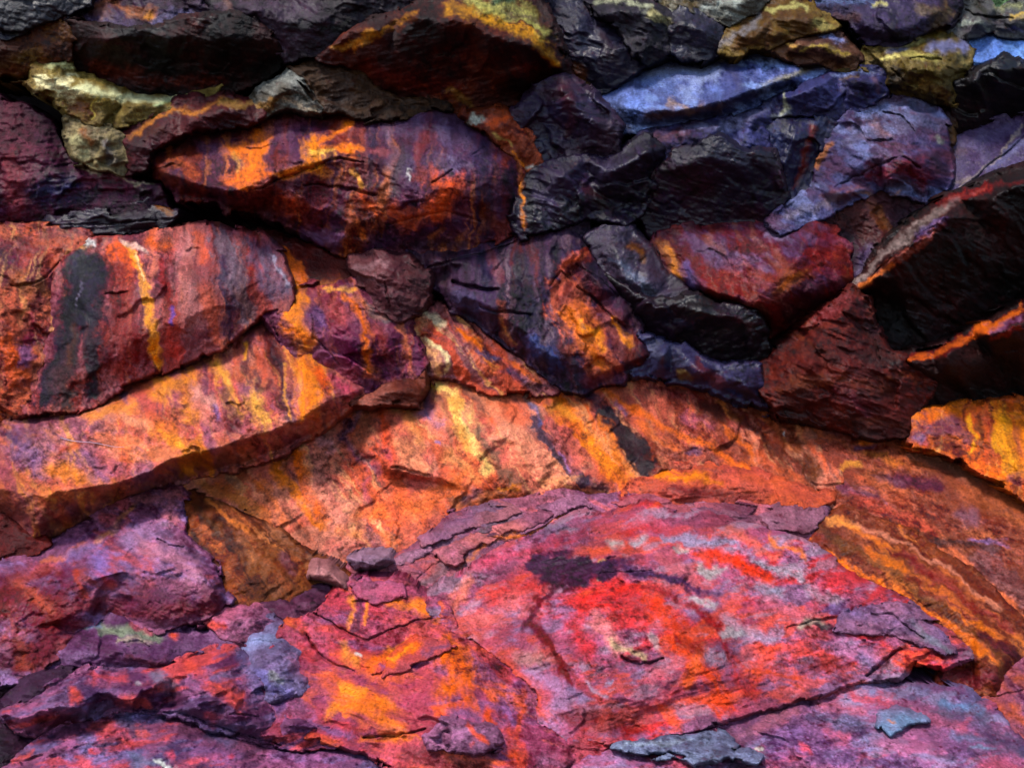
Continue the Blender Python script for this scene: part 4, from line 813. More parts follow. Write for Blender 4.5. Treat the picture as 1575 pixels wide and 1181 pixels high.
C('1340,945 1370,950 1420,985', 1.8, 3)
B('rock_shelf', 'orange and crimson shelf of rock in the lower middle, left of the red dome',
  '440,960,4 490,958,2 530,907,-4 561,897,-4 620,908,-2 661,926,2 690,931,6 702,962,6 741,986,8 790,1030,8 826,1060,6 833,1106,2 872,1133,0 932,1150,-4 901,1190,-2 880,1340,4 640,1340,4 622,1190,0 561,1150,-2 500,1131,0 401,1121,0 386,1051,4 421,1001,6',
  '500,990,20 560,960,22 640,960,24 540,1040,30 620,1040,34 700,1010,34 580,1090,38 680,1080,38 760,1060,32 500,1090,26 640,1130,36 740,1120,34 800,1100,26 820,1150,28 750,1180,30', r=4, sm=5,
  pal=[((236,108,48),.7,5),((136,84,120),.7,6),((200,60,60),.6,6)], tight=1, flat=.75, col=(190, 76, 76), col2=(156, 70, 96), fac=1.4, fb=1.0, fol=1.0, ang=-20, key='shelf', speck=1.3)
S('600,920 660,940', 12, (240, 128, 44), .9); S('540,925 535,960', 6, (244, 150, 60), .9); S('570,930 560,960', 4, (244, 140, 50), .8); S('555,925 545,970', 5, (110, 70, 84), .8); S('530,985 540,1020', 9, (226, 140, 60), .85); S('545,1005 552,1010', 4, (236, 226, 216), .8)
S('570,1030 600,1005 640,985', 12, (246, 112, 36), .95); S('600,1000 640,980', 6, (255, 150, 50), .85); S('620,960 680,970', 15, (206, 84, 66), .7); S('560,985 600,980', 10, (160, 60, 70), .7); S('650,990 690,990', 10, (130, 84, 116), .75); S('590,1030 660,1015', 6, (96, 70, 120), .75)
S('690,1000 720,1040 690,1060', 24, (248, 116, 36), .95); S('700,1020 720,1080', 18, (240, 104, 44), .85); S('670,1095 720,1080', 9, (244, 100, 36), .8); S('740,1000 780,1040', 16, (214, 70, 60), .7); S('752,1015 765,1025', 8, (80, 44, 70), .8)
S('530,1050 555,1060', 9, (248, 160, 60), .85); S('540,1080 590,1080 600,1120', 24, (250, 130, 50), .92); S('505,1100 520,1085', 10, (246, 140, 56), .9); S('560,1110 600,1125', 10, (220, 110, 80), .7); S('620,1050 640,1100', 22, (180, 70, 90), .7); S('580,1050 640,1060', 10, (190, 76, 70), .6)
S('640,1140 560,1135', 5, (230, 120, 40), .7); S('750,1090 760,1140 790,1160', 9, (244, 88, 40), .9); S('775,1080 790,1110', 14, (140, 92, 140), .8); S('700,1110 760,1140', 18, (150, 92, 130), .8); S('790,1130 800,1180', 14, (206, 70, 44), .8); S('810,1060 800,1120', 9, (226, 90, 50), .7)
S('470,960 500,1000', 16, (170, 84, 110), .7); S('440,1040 500,1060', 18, (160, 80, 112), .7); S('410,1080 470,1110', 18, (150, 84, 116), .7); S('480,1110 540,1130', 10, (130, 90, 140), .7); S('700,960 760,990', 16, (214, 96, 90), .6); S('640,1160 740,1180', 20, (120, 60, 70), .6); S('850,1150 900,1140', 14, (130, 60, 66), .6)
S('420,1060 430,1090', 9, (112, 90, 150), .6); S('835,1170 880,1180', 14, (150, 100, 130), .6)
C('480,945 540,970 570,980 640,950 670,950', 2, 4); C('470,975 500,1010 540,1035', 2, 4); C('570,1040 620,1022 690,990', 2, 3.5); C('560,1132 600,1128 650,1122', 2.4, 5); C('540,925 570,918 610,922', 1.8, 3)
C('470,1072 560,1076', 1.2, 2)
B('plate', 'crimson plate', '536,905 562,895 612,907 616,919 572,924 546,916', r=4, col=(186, 80, 96), col2=(160, 90, 120), part_of='shelf', on='shelf', R=2, w=6, dive=3)
B('plate', 'orange striped plate', '580,1038 600,1004 640,978 690,984 698,994 660,1012 620,1026', r=4, col=(214, 84, 60), col2=(170, 80, 90), part_of='shelf', on='shelf', R=3, w=7, dive=2.5, fac=1, sm=3)
S('580,1030 610,1005 650,988', 9, (250, 120, 36), .95); S('600,1012 640,990', 4, (255, 160, 60), .85); S('650,1005 690,992', 6, (120, 84, 120), .7)
B('plate', 'violet knobby plate', '650,1128 682,1102 722,1108 762,1124 768,1146 742,1160 700,1152 660,1156', r=9, col=(160, 100, 130), col2=(130, 84, 110), part_of='shelf', on='shelf', R=3, w=10, dive=3)
S('720,1120 745,1145', 7, (240, 90, 40), .8)

# ---------------------------------------------------------------- orange bands running down to the right edge
B('rock_slab', 'slope with parallel orange and brown bands sweeping down to the lower right edge',
  '1232,842,6 1268,800,6 1301,787,6 1400,834,8 1500,884,8 1575,970,8 1735,1064,8 1735,1110,8 1575,1014,4 1546,1030,2 1531,1070,0 1500,1076,0 1440,1050,2 1448,1020,8 1492,1008,10 1470,986,10 1392,937,10 1300,882,8', '1330,850,18 1420,900,20 1500,960,20 1560,1000,20 1500,1010,26 1450,1030,16 1530,1030,22', r=6, sm=4,
  tight=1, flow=(37,.55), flowc=((244,140,60),(96,60,52),(160,60,60)), col=(160, 82, 46), col2=(124, 66, 54), fac=.8, fol=1.6, ang=36, streak=.1)
S('1240,830 1330,885 1440,950 1530,1020', 5, (250, 126, 44), .95, 9); S('1260,810 1300,850', 9, (110, 74, 60), .8); S('1290,800 1400,860 1500,930 1575,985', 7, (240, 130, 54), .85); S('1330,850 1440,910 1530,980', 10, (232, 122, 44), .85); S('1290,830 1400,900 1500,980 1540,1010', 9, (112, 74, 46), .8)
S('1380,850 1470,910 1560,970', 8, (150, 50, 60), .8); S('1400,890 1500,950', 7, (110, 46, 62), .7); S('1310,800 1450,870 1540,940', 4, (240, 150, 110), .7); S('1275,800 1310,805', 6, (246, 160, 80), .7); S('1440,870 1520,930', 5, (226, 120, 60), .7); S('1510,980 1560,1005', 9, (96, 46, 64), .7)
S('1450,1030 1530,1050', 20, (120, 56, 66), .85); S('1440,1015 1500,1015', 7, (200, 100, 110), .6); S('1530,1010 1540,1040', 8, (130, 80, 44), .7)
B('rock_block', 'rusty violet rock at the right edge near the bottom, behind a dark notch',
  '1512,1082,4 1532,1072,2 1548,1032,2 1575,1016,2 1735,1112,4 1735,1262,8 1575,1152,8 1522,1094,8', '1560,1060,22 1600,1110,24 1545,1085,20', r=5, col=(186, 92, 62), col2=(140, 84, 116))
S('1545,1040 1570,1060', 12, (130, 80, 110), .7); S('1560,1080 1575,1110', 12, (206, 100, 50), .7)
C('1520,1072 1575,1062', 1.6, 3)
B('rock_slab', 'pink and violet slab along the bottom right with turquoise patches',
  '872,1190,6 932,1152,4 1000,1142,4 1100,1132,4 1202,1087,2 1228,1066,0 1282,1052,-2 1362,1054,-2 1432,1060,0 1500,1080,2 1522,1096,4 1575,1152,6 1735,1260,10 1735,1345,10 872,1345,10', '960,1180,30 1100,1160,30 1200,1120,28 1290,1085,26 1400,1085,26 1480,1110,26 1100,1220,40 1300,1160,40 1450,1170,38 1560,1200,34', r=6, sm=6,
  pal=[((208,90,96),.6,7),((116,110,150),.7,5),((156,150,186),.6,8)], tight=1, flat=.6, con=.85, col=(166, 96, 126), col2=(130, 90, 136), fac=1.5, fb=1.3, fol=1.4, ang=15, speck=1.5, key='pink_slab')
S('1220,1075 1290,1055 1330,1058', 6, (170, 150, 180), .8); S('1300,1060 1370,1075', 10, (226, 84, 76), .8); S('1260,1085 1330,1090', 12, (206, 110, 120), .7); S('1160,1120 1220,1095', 12, (190, 110, 120), .7); S('1250,1105 1280,1110', 12, (110, 96, 130), .75); S('1300,1110 1330,1120', 12, (112, 100, 136), .75)
S('1200,1150 1280,1160 1320,1140', 24, (120, 86, 134), .7); S('1230,1150 1245,1155', 8, (220, 80, 80), .8); S('1280,1125 1300,1130', 9, (206, 96, 110), .7); S('1370,1140 1440,1160', 24, (196, 110, 140), .75); S('1400,1160 1470,1170', 9, (150, 140, 180), .7); S('1450,1080 1510,1090', 9, (104, 140, 180), .75); S('1440,1095 1520,1100', 12, (110, 100, 126), .7)
S('1470,1130 1540,1140', 9, (116, 124, 160), .65); S('1490,1150 1530,1155', 6, (110, 150, 176), .75); S('1520,1120 1575,1160', 18, (96, 80, 110), .75); S('1550,1170 1575,1175', 10, (206, 100, 130), .6); S('1160,1165 1180,1160', 7, (150, 150, 190), .8); S('1000,1165 1060,1175', 10, (206, 90, 100), .7); S('900,1175 960,1170', 12, (160, 120, 160), .7)
S('1080,1150 1150,1130', 14, (176, 110, 130), .7); S('1165,1155 1175,1152', 3, (236, 226, 210), .8); S('1400,1100 1480,1120', 12, (190, 100, 120), .5)
B('flake', 'blue grey flake with a dark underside', '941,1153 962,1142 1032,1133 1102,1130 1112,1133 1130,1147 1142,1146 1172,1162 1160,1169 1122,1158 1092,1170 1062,1174 1032,1162 1000,1160', r=10, col=(132, 142, 166), col2=(110, 110, 140), part_of='pink_slab', on='pink_slab', R=5, w=7, dive=4, fol=2, ang=-5)
S('960,1146 1060,1136', 5, (166, 176, 190), .6)
B('flake', 'turquoise crust', '1352,1094 1372,1088 1402,1090 1430,1100 1428,1110 1400,1114 1380,1126 1370,1134 1356,1114', r=3, col=(118, 140, 172), col2=(150, 104, 140), tight=1, part_of='pink_slab', on='pink_slab', R=3, w=6, dive=3, fac=2)
S('1366,1110 1370,1112', 4, (236, 150, 90), .8)

# ---------------------------------------------------------------- broken rocks, bottom left
B('broken_rock', 'violet rock with a greenish crust at the foot of the dark red front, lower left',
  '60,1034,0 82,1000,2 124,956,4 150,945,2 202,944,2 252,961,4 322,971,4 330,960,4 352,985,8 320,1000,10 270,1022,8 236,1034,6 182,1024,8 102,1024,6', '130,975,22 200,970,24 270,985,22 180,1000,30 240,1015,20 120,1005,24', r=4, con=.7, col=(132, 86, 122), col2=(104, 68, 100), fac=2.4, fol=1.4, ang=-15)
S('130,960 180,968 240,978', 9, (140, 150, 120), .85); S('135,965 150,960', 7, (120, 130, 180), .7); S('185,985 225,985', 5, (190, 170, 140), .8); S('205,960 225,968', 9, (196, 84, 96), .75); S('265,980 270,985', 7, (240, 90, 50), .85); S('200,1010 250,1018', 10, (110, 60, 64), .7); S('110,980 170,1000', 14, (96, 60, 80), .7); S('90,1010 140,1010', 9, (130, 90, 130), .6)
C('190,984 225,982 236,992', 1.8, 3)
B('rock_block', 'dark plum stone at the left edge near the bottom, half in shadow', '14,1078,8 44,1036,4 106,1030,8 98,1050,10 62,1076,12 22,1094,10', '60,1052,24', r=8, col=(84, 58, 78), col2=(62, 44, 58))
B('rock_slab', 'pink violet slab with red spots and a shadowed pointed lip at its left end',
  '16,1104,30 70,1062,16 132,1027,8 232,1034,4 272,1022,2 332,985,0 352,985,0 372,1010,4 402,1050,8 432,1090,8 500,1112,6 541,1142,6 480,1146,4 420,1136,2 330,1112,2 262,1094,4 200,1090,4 130,1108,0 62,1128,-6 22,1114,6',
  '30,1102,44 62,1088,46 100,1090,46 128,1102,34 150,1062,34 220,1062,36 300,1030,28 340,1020,26 200,1084,36 290,1082,40 370,1095,36 440,1118,30 260,1040,28 350,1060,36 65,1105,14', r=4, sm=2,
  pal=[((226,84,70),.8,9),((116,104,150),.6,6),((90,60,84),.6,9)], con=.6, col=(160, 90, 120), col2=(128, 80, 122), fac=2.8, fb=1.4, fol=1.6, ang=25, speck=1.7, speckc=(60, 30, 60), key='ridge_slab')
S('140,1040 190,1045', 12, (220, 84, 84), .75); S('110,1065 120,1075', 8, (236, 84, 50), .75); S('190,1075 225,1080', 10, (222, 90, 80), .8); S('290,1020 310,1035', 14, (226, 84, 66), .75); S('330,1050 370,1080', 14, (230, 84, 60), .8); S('300,985 345,975', 12, (190, 110, 130), .6); S('240,1035 260,1055', 11, (124, 116, 140), .75)
S('210,1050 215,1055', 5, (190, 180, 180), .6); S('380,1000 400,1070', 14, (110, 104, 150), .6); S('300,1095 400,1110', 11, (120, 70, 100), .7); S('150,1055 180,1060', 9, (140, 100, 150), .6); S('60,1105 110,1110', 12, (110, 50, 50), .7); S('320,1100 330,1105', 9, (214, 80, 80), .6)
C('200,1088 280,1098 360,1120 430,1140', 1.6, 3); C('350,1092 390,1096', 1.8, 3); C('240,1030 250,1050 265,1065', 1.4, 2.5); C('330,985 300,1010 270,1045', 1.2, 2)
B('rock_block', 'small dark violet stone between the olive brown slab and the crimson shelf', '402,936,4 442,926,2 456,919,2 502,914,2 506,930,6 492,950,10 470,957,12 440,955,10', '452,932,24 486,930,24', r=5, col=(112, 70, 88), col2=(84, 56, 74), fac=2.4)
B('broken_rock', 'violet stone with a red corner just left of the blue grey stone, lower left', '322,950,4 346,939,4 386,936,4 400,938,6 421,962,8 402,985,10 366,988,10 346,972,8', '350,955,22 385,955,24', r=6, col=(136, 92, 126), col2=(170, 90, 110), fac=2)
S('325,962 340,965', 8, (240, 90, 60), .75)
B('rock_block', 'blue grey angular stone in the lower left, set among pink violet rocks', '344,1002,4 374,984,4 414,960,4 444,972,6 470,1000,8 506,1052,6 498,1094,4 440,1086,8 408,1080,10 358,1034,8', '390,990,24 430,1000,28 400,1030,32 450,1060,28 420,1075,26', r=6, tight=1, col=(122, 112, 150), col2=(118, 82, 116), fac=2.2, fol=1.2, ang=35)
S('380,990 420,985', 12, (140, 146, 186), .75); S('400,1040 440,1070', 12, (120, 110, 170), .7); S('355,1020 395,1070', 5, (70, 64, 76), .8); S('450,1020 480,1040', 13, (170, 96, 120), .6); S('418,1040 430,1050', 6, (150, 150, 140), .6)
B('rock_slab', 'large mottled violet slab along the bottom left edge of the picture',
  '-160,1260,6 0,1184,2 60,1132,-2 130,1112,-2 200,1096,-2 262,1101,-2 332,1121,-2 402,1141,-2 482,1152,-4 562,1153,-6 602,1176,-4 624,1200,0 640,1345,6 -160,1345,6', '80,1150,26 160,1130,26 260,1130,26 360,1160,26 460,1172,24 560,1180,20 200,1200,36 40,1210,34 400,1230,36', r=0, sm=4,
  pal=[((224,88,80),.7,12),((112,108,160),.7,7),((92,70,96),.6,9)], col=(138, 86, 128), col2=(164, 92, 124), fac=2.2, fb=1.5, fol=1.2, ang=18, speck=1.7, speckc=(50, 30, 60), key='bottom_slab')
S('140,1125 170,1110', 8, (214, 90, 84), .7); S('20,1175 50,1160', 9, (226, 90, 66), .75); S('190,1105 210,1120', 15, (92, 82, 110), .8); S('130,1140 150,1160', 16, (112, 110, 160), .7); S('190,1135 210,1150', 10, (226, 84, 80), .8); S('215,1125 225,1128', 6, (226, 96, 80), .7); S('145,1150 150,1155', 6, (232, 80, 66), .75)
S('100,1160 110,1165', 8, (120, 110, 160), .6); S('330,1125 350,1140', 14, (110, 104, 150), .7); S('240,1168 262,1176', 6, (226, 226, 214), .9); S('300,1160 360,1165', 12, (150, 100, 150), .6); S('255,1155 262,1162', 6, (214, 76, 86), .7); S('350,1162 356,1166', 5, (226, 80, 90), .7); S('420,1160 540,1165', 14, (160, 96, 140), .6); S('205,1170 230,1175', 9, (110, 120, 150), .6)
C('330,1124 400,1142 480,1154', 1.5, 3)
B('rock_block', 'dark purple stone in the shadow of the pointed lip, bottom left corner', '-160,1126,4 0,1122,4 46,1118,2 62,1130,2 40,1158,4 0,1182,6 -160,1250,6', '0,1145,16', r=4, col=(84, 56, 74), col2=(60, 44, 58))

# ---------------------------------------------------------------- top right; blues on upward faces are sky light put into the colour
B('rock_block', 'blue black rock wall behind the pale blue slab, top centre right',
  '824,-6,0 852,-160,-10 982,-160,-10 962,0,0 916,10,4 921,40,6 960,60,8 975,76,8 986,100,4 960,121,2 912,149,0 880,126,4 863,92,4 847,50,2', '890,30,18 930,90,20 890,90,18', r=2, col=(58, 54, 72), col2=(42, 38, 54), dark=1, fac=2.2)
S('870,95 900,110', 12, (110, 70, 30), .75); S('880,115 910,130', 9, (120, 96, 60), .75); S('930,60 950,110', 14, (70, 50, 54), .6)
B('rock_ledge', 'dark stone with a pale green upper lip, top centre right',
  '911,6,4 962,-8,-4 1010,6,-2 1036,24,6 1036,46,10 1021,60,14 1021,86,8 986,100,6 976,76,10 960,42,14 920,24,14', '950,16,26 1005,22,28 1000,60,24', r=8, col=(72, 66, 72), col2=(50, 46, 58), fac=2)
S('920,4 960,2 1005,14', 6, (160, 160, 130), .85); S('1005,20 1030,32', 6, (170, 160, 110), .8)
B('rock_ledge', 'small blue black stone wedged next to the lipped stone, top centre right', '1036,26,4 1050,19,2 1080,24,2 1100,40,6 1106,74,8 1072,91,6 1030,86,8 1022,62,10', '1050,40,22 1080,50,22', r=6, col=(62, 60, 76), col2=(46, 42, 56), dark=1)
B('rock_block', 'pale grey green weathered rock at the top edge right of centre', '1008,-160,-10 1192,-160,-10 1182,-4,0 1162,18,8 1142,27,12 1116,41,14 1096,36,14 1080,21,10 1050,16,6 1030,15,4 1008,2,0', '1060,-10,10 1120,10,24 1150,0,20', r=4, col=(134, 136, 124), col2=(96, 88, 80), fac=2.2, fol=1.5)
S('1090,10 1140,5', 9, (180, 186, 176), .75); S('1020,8 1070,5', 9, (110, 90, 50), .7)
B('boulder', 'rounded tan yellow rock near the top edge, right of centre', '1106,76,4 1116,52,2 1150,36,-4 1172,14,-8 1200,4,-8 1246,8,-4 1280,34,4 1286,46,10 1250,51,16 1220,56,18 1190,70,16 1180,72,14 1130,77,12', '1140,58,24 1190,30,26 1240,32,26 1200,55,30 1160,65,26', r=4, col=(140, 112, 52), col2=(98, 76, 44), fol=1.6, ang=-15)
S('1110,70 1140,45 1170,20', 8, (130, 124, 130), .75); S('1180,10 1240,14', 5, (190, 180, 110), .8); S('1130,72 1180,66', 7, (110, 80, 60), .6); S('1260,30 1275,40', 7, (150, 140, 80), .6)
B('rock_ledge', 'flat golden stone with a skylit blue top facet, just above the pale blue slab', '1190,72,4 1220,55,-2 1266,47,-6 1300,64,0 1326,86,8 1282,101,10 1238,90,10 1200,78,8', '1230,72,24 1275,74,28 1295,86,26', r=4, col=(134, 96, 66), col2=(92, 70, 66), fac=1.8)
S('1262,52 1290,66', 8, (130, 140, 196), .8); S('1205,62 1220,66', 6, (246, 190, 90), .85); S('1230,72 1300,82', 4, (180, 150, 60), .8); S('1240,84 1300,92', 6, (84, 60, 56), .8)  # first stroke paints blue sky light on the top facet
B('rock_block', 'dark purple blue block at the top edge, left of the far right corner',
  '1246,-160,-16 1492,-160,-16 1482,0,-4 1462,30,8 1431,45,12 1400,58,14 1370,66,12 1342,65,10 1321,50,10 1310,34,8 1276,22,2 1250,4,-4', '1300,10,14 1380,0,18 1340,45,28 1400,40,28 1450,20,22', r=2, col=(76, 66, 92), col2=(56, 46, 62), fol=1.2)
S('1260,2 1340,0', 7, (110, 130, 180), .8); S('1340,4 1365,2', 5, (190, 180, 110), .7); S('1410,10 1460,20 1440,40', 12, (116, 96, 66), .7); S('1370,20 1380,60', 9, (34, 32, 46), .7); S('1285,24 1315,32', 8, (110, 84, 80), .7)  # first stroke paints the skylit top edge
B('boulder', 'olive yellow lichen crusted rock in the upper right, with a small bright yellow spot',
  '1284,101,2 1330,84,-2 1345,67,-6 1376,66,-8 1420,50,-12 1480,56,-8 1491,80,0 1487,112,10 1462,158,14 1430,151,14 1400,146,14 1366,143,12 1356,113,12 1322,102,10', '1340,85,14 1380,82,24 1440,78,26 1470,90,26 1400,110,36 1450,115,38 1430,138,30 1380,130,28', r=4, col=(126, 106, 58), col2=(80, 68, 54), fac=3.2, fb=1.5, fol=1.4)
S('1355,88 1374,84', 5, (250, 230, 140), .95, brk=.2); S('1440,65 1480,70', 12, (120, 124, 176), .75); S('1380,60 1420,58', 6, (170, 160, 100), .7); S('1390,80 1440,90', 9, (180, 166, 90), .75); S('1340,100 1380,120', 12, (76, 66, 64), .7); S('1420,130 1455,145', 10, (130, 96, 40), .7); S('1360,75 1390,72', 6, (110, 120, 170), .6); S('1475,85 1486,95', 5, (170, 150, 90), .7)
C('1400,92 1450,98', 2.4, 4); C('1370,105 1390,125', 1.8, 3)
B('rock_slab', 'slab with bright blue sky light in its colour at the upper right edge above a black face',
  '1481,60,-14 1530,50,-20 1575,56,-22 1735,80,-22 1735,116,14 1575,104,14 1546,97,14 1512,112,14 1478,134,10 1488,100,4', '1520,75,6 1560,80,6 1510,98,24 1540,90,26 1600,98,24', r=0, col=(112, 152, 216), col2=(96, 126, 196), fac=1.2, fol=1.0, speckc=(60, 70, 120))  # blue of the sky light is put into the base colour
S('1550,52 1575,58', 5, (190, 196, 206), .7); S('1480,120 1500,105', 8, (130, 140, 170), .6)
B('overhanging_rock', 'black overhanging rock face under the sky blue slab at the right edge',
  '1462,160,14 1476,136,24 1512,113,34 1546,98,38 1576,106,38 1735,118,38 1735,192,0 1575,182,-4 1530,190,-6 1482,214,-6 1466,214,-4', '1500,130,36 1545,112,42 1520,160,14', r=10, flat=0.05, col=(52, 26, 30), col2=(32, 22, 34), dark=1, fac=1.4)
B('rock_sliver', 'narrow tan and dark brown rock filling between the boulder and the black face, upper right', '1432,154,2 1462,160,4 1467,215,4 1456,246,8 1450,186,6', '1452,185,18', r=3, col=(104, 80, 50), col2=(64, 50, 56))
B('rock_slab', 'smooth violet grey slab at the right edge with one long diagonal crack',
  '1456,300,24 1450,252,4 1464,217,-4 1530,192,-12 1575,183,-14 1735,155,-16 1735,202,30 1575,264,34 1520,284,34 1462,303,32', '1480,250,12 1540,225,14 1600,205,14 1490,280,26', r=10, sm=4, col=(108, 98, 132), col2=(88, 70, 100), fac=.9, fol=1.0, ang=-25, speckc=(150, 130, 130))
S('1470,290 1540,240 1575,200', 3, (180, 160, 140), .7); S('1500,220 1560,200', 14, (112, 98, 140), .6); S('1530,255 1575,225', 12, (130, 126, 176), .6); S('1460,280 1500,275', 9, (150, 130, 124), .6); S('1470,235 1485,230', 10, (120, 90, 96), .6)
C('1478,294 1530,252 1580,205', 1.8, 3.5)
B('rock_block', 'grey green weathered rock in the top right corner with a small yellow stone in it',
  '1494,-160,-20 1735,-160,-20 1735,76,-8 1575,54,-6 1530,48,-4 1480,54,2 1432,47,4 1463,32,0 1492,8,-8', '1510,30,14 1560,35,12 1600,0,4 1540,0,4', r=-8, col=(116, 120, 112), col2=(86, 80, 86), fac=2.6, key='grey_top')
S('1555,24 1575,22', 5, (220, 180, 90), .9); S('1480,40 1520,40', 6, (150, 156, 140), .7); S('1560,45 1575,48', 5, (130, 120, 170), .7); S('1500,10 1520,25', 9, (56, 56, 44), .7); S('1540,10 1570,5', 7, (150, 150, 100), .7)
C('1490,12 1510,22 1560,26', 2.4, 4)

# ---------------------------------------------------------------- the cliff behind the stones, and the ground
def build_cliff():
    x = np.arange(-2600, 4200, 14.0); y = np.arange(-1500, 1500, 14.0)
    gx, gy = np.meshgrid(x, y)
    s0 = base_s(gy)
    A = (gx - W0 / 2) / FPX * s0; Bq = base_b(gy)
    out = np.maximum.reduce([smooth(-150, -420, gx), smooth(1725, 1995, gx), smooth(-150, -420, gy), smooth(1335, 1420, gy)])
    s = s0 + .50 * (1 - out) - .05 * out
    disp = .10 * facets(A * 1.3, Bq * 2.2) + .05 * facets(A * 4, Bq * 7) + .05 * fbm(A * 2, Bq * 2, 5)
    amp = .25 + out * 2.2
    s = s - disp * amp
    co = place(gx, gy, s).reshape(-1, 3)
    h, w = gx.shape
    ids = np.arange(h * w).reshape(h, w)
    q4 = np.stack([ids[:-1, :-1], ids[1:, :-1], ids[1:, 1:], ids[:-1, 1:]], -1).reshape(-1, 4)
    f = np.clip(.5 + .9 * fbm(A * 1.2, Bq * 1.2, 5), 0, 1).reshape(-1, 1)
    low = smooth(450, 800, gy).reshape(-1, 1)
    c = (lin((70, 48, 52)) * f + lin((52, 44, 56)) * (1 - f)) * (1 - low) + (lin((150, 80, 75)) * f + lin((110, 75, 100)) * (1 - f)) * low
    c = c * (1 + .3 * fbm(A * 12, Bq * 12, 4)).reshape(-1, 1)
    o = link_mesh('cliff', co, q4, np.zeros((0, 3), np.int64), np.clip(c * ALB, .003, .8), M_ROCK, np.array([0, 6.2, 0.]))
    o['kind'] = 'structure'
    o['label'] = 'dark cliff face behind the stained rocks'

def build_ground():
    m = bpy.data.materials.new('dusty_ground')
    m.use_nodes = True
    nt = m.node_tree
    b = nt.nodes['Principled BSDF']
    tc = N(nt, 'ShaderNodeTexCoord')
    n = N(nt, 'ShaderNodeTexNoise'); n.inputs['Scale'].default_value = 3; n.inputs['Detail'].default_value = 8
    nt.links.new(tc.outputs['Object'], n.inputs['Vector'])
    r = N(nt, 'ShaderNodeValToRGB')
    r.color_ramp.elements[0].color = (.03, .018, .016, 1); r.color_ramp.elements[1].color = (.085, .048, .036, 1)
    nt.links.new(n.outputs['Fac'], r.inputs[0]); nt.links.new(r.outputs[0], b.inputs['Base Color'])
    b.inputs['Roughness'].default_value = .9
    me = bpy.data.meshes.new('ground')
    me.from_pydata([(-400, -400, 0), (400, -400, 0), (400, 400, 0), (-400, 400, 0)], [], [(0, 1, 2, 3)])
    me.materials.append(m)
    o = bpy.data.objects.new('ground', me)
    o.location = (0, 0, -.02)
    col_main.objects.link(o)
    o['kind'] = 'structure'
    o['label'] = 'bare dusty ground at the foot of the cliff'

build_ground()
build_cliff()

byname = {}
for i, b in enumerate(BLOCKS):
    o = build_block(b, i)
    byname[b.get('key', i)] = b
for b in BLOCKS:
    o = b['obj']
    if b['part_of'] is not None:
        p = byname[b['part_of']]['obj']
        loc = o.location.copy()
        o.parent = p
        o.location = loc - p.location
        if b['label']: o['label'] = b['label']
    else:
        tag(o, b['label'], b.get('cat', 'rock'), kind='thing')

def surf(key, x, y):
    i0, j0, s = byname[key]['field']
    return float(s[int(round(y / STEP)) - j0, int(round(x / STEP)) - i0])

# pale dry twig lying on the long slab
def tube(P, r, name, mat, sides=6):
    import bmesh
    bm = bmesh.new()
    rings = []
    for k, p in enumerate(P):
        d = (P[min(k + 1, len(P) - 1)] - P[max(k - 1, 0)]).normalized()
        u = d.cross(Vector((0, 1, 0))).normalized(); v = d.cross(u)
        rk = r * (1 - .5 * k / len(P))
        rings.append([bm.verts.new(p + rk * (math.cos(a) * u + math.sin(a) * v)) for a in [2 * math.pi * q / sides for q in range(sides)]])
    for a, c in zip(rings[:-1], rings[1:]):
        for q in range(sides):
            bm.faces.new((a[q], a[(q + 1) % sides], c[(q + 1) % sides], c[q]))
    bm.faces.new(rings[0]); bm.faces.new(rings[-1][::-1])
    for f in bm.faces: f.smooth = True
    org = P[0].copy()
    bmesh.ops.translate(bm, verts=bm.verts, vec=-org)
    me = bpy.data.meshes.new(name); bm.to_mesh(me); bm.free()
    me.materials.append(mat)
    o = bpy.data.objects.new(name, me); o.location = org
    col_main.objects.link(o)
    return o

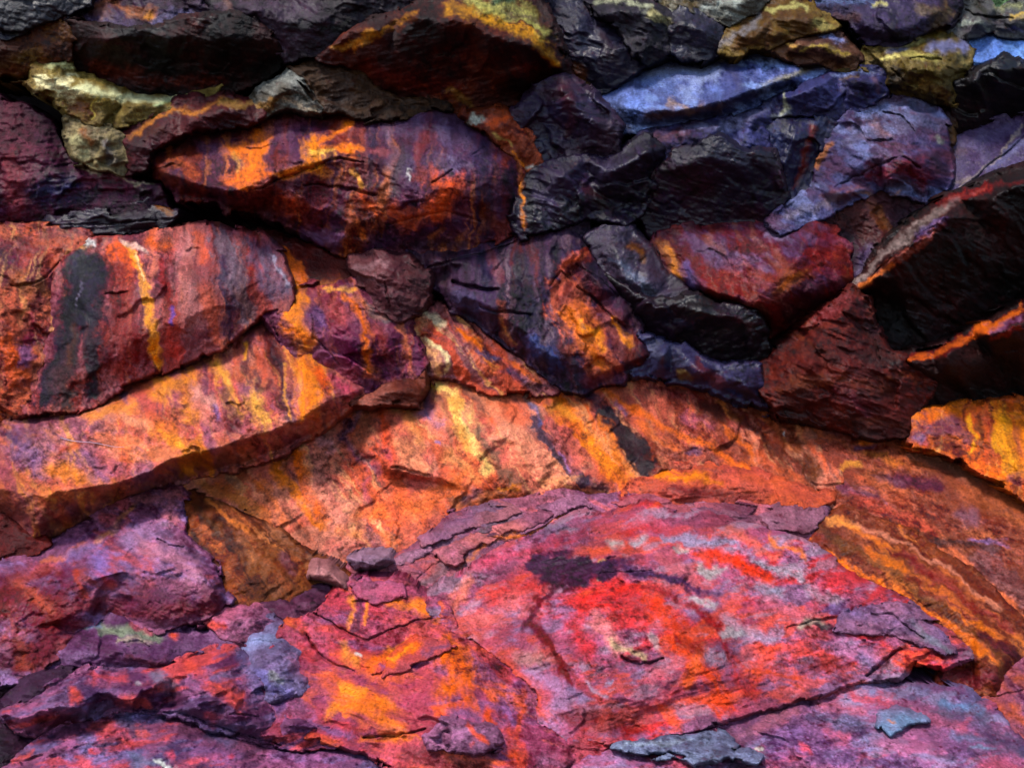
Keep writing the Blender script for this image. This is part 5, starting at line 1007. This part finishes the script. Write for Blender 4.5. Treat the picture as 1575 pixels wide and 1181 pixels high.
def plain(name, c, rough=.8):
    m = bpy.data.materials.new(name); m.use_nodes = True
    nt = m.node_tree; b = nt.nodes['Principled BSDF']
    n = N(nt, 'ShaderNodeTexNoise'); n.inputs['Scale'].default_value = 40
    r = N(nt, 'ShaderNodeValToRGB')
    r.color_ramp.elements[0].color = tuple(v * .6 for v in c) + (1,); r.color_ramp.elements[1].color = tuple(min(1, v * 1.3) for v in c) + (1,)
    nt.links.new(n.outputs['Fac'], r.inputs[0]); nt.links.new(r.outputs[0], b.inputs['Base Color'])
    b.inputs['Roughness'].default_value = rough
    return m

tw = []
for k in range(15):
    t = k / 14
    x = 93 + t * 98; y = 673 + 21 * t - 7 * t * t + 1.2 * math.sin(9 * t)
    s = min(surf('long_slab', x + dx, y + dy) for dx in (-2, 0, 2) for dy in (-2, 0, 2)) - .006
    tw.append(Vector(place(np.array(x), np.array(y), s)))
tag(tube(tw, .0022, 'twig', plain('dry_twig', (.16, .11, .15))), 'thin pale dry twig stuck to the long orange diagonal slab', 'twig')

# small green fern tuft in the crack at the top right
def fern():
    random.seed(4)
    root = bpy.data.objects.new('fern', None)
    base = Vector(place(np.array(1528.), np.array(14.), surf('grey_top', 1528, 14))) + Vector((0, -.03, 0))
    root.location = base; col_main.objects.link(root)
    tag(root, 'tiny green fern tuft growing in the crack at the top right', 'plant')
    mat = plain('fern_green', (.05, .11, .03), .6)
    for k in range(9):
        a = random.uniform(-1.1, 1.1); ln = random.uniform(.05, .11)
        vs, fs = [], []
        seg = 7
        for q in range(seg):
            t = q / (seg - 1)
            cx = math.sin(a) * ln * t; cz = math.cos(a) * ln * t - .35 * ln * t * t; cy = -.05 * t - .02
            wd = .012 * (1 - t) + .001
            px, pz = math.cos(a), -math.sin(a)
            for sgn in (-1, 1):
                vs.append((cx + sgn * px * wd, cy + .004 * (q % 2), cz + sgn * pz * wd))
            if q: fs.append((2 * q - 2, 2 * q - 1, 2 * q + 1, 2 * q))
        me = bpy.data.meshes.new('leaf'); me.from_pydata(vs, [], fs); me.materials.append(mat)
        o = bpy.data.objects.new('leaf', me); col_main.objects.link(o); o.parent = root
fern()
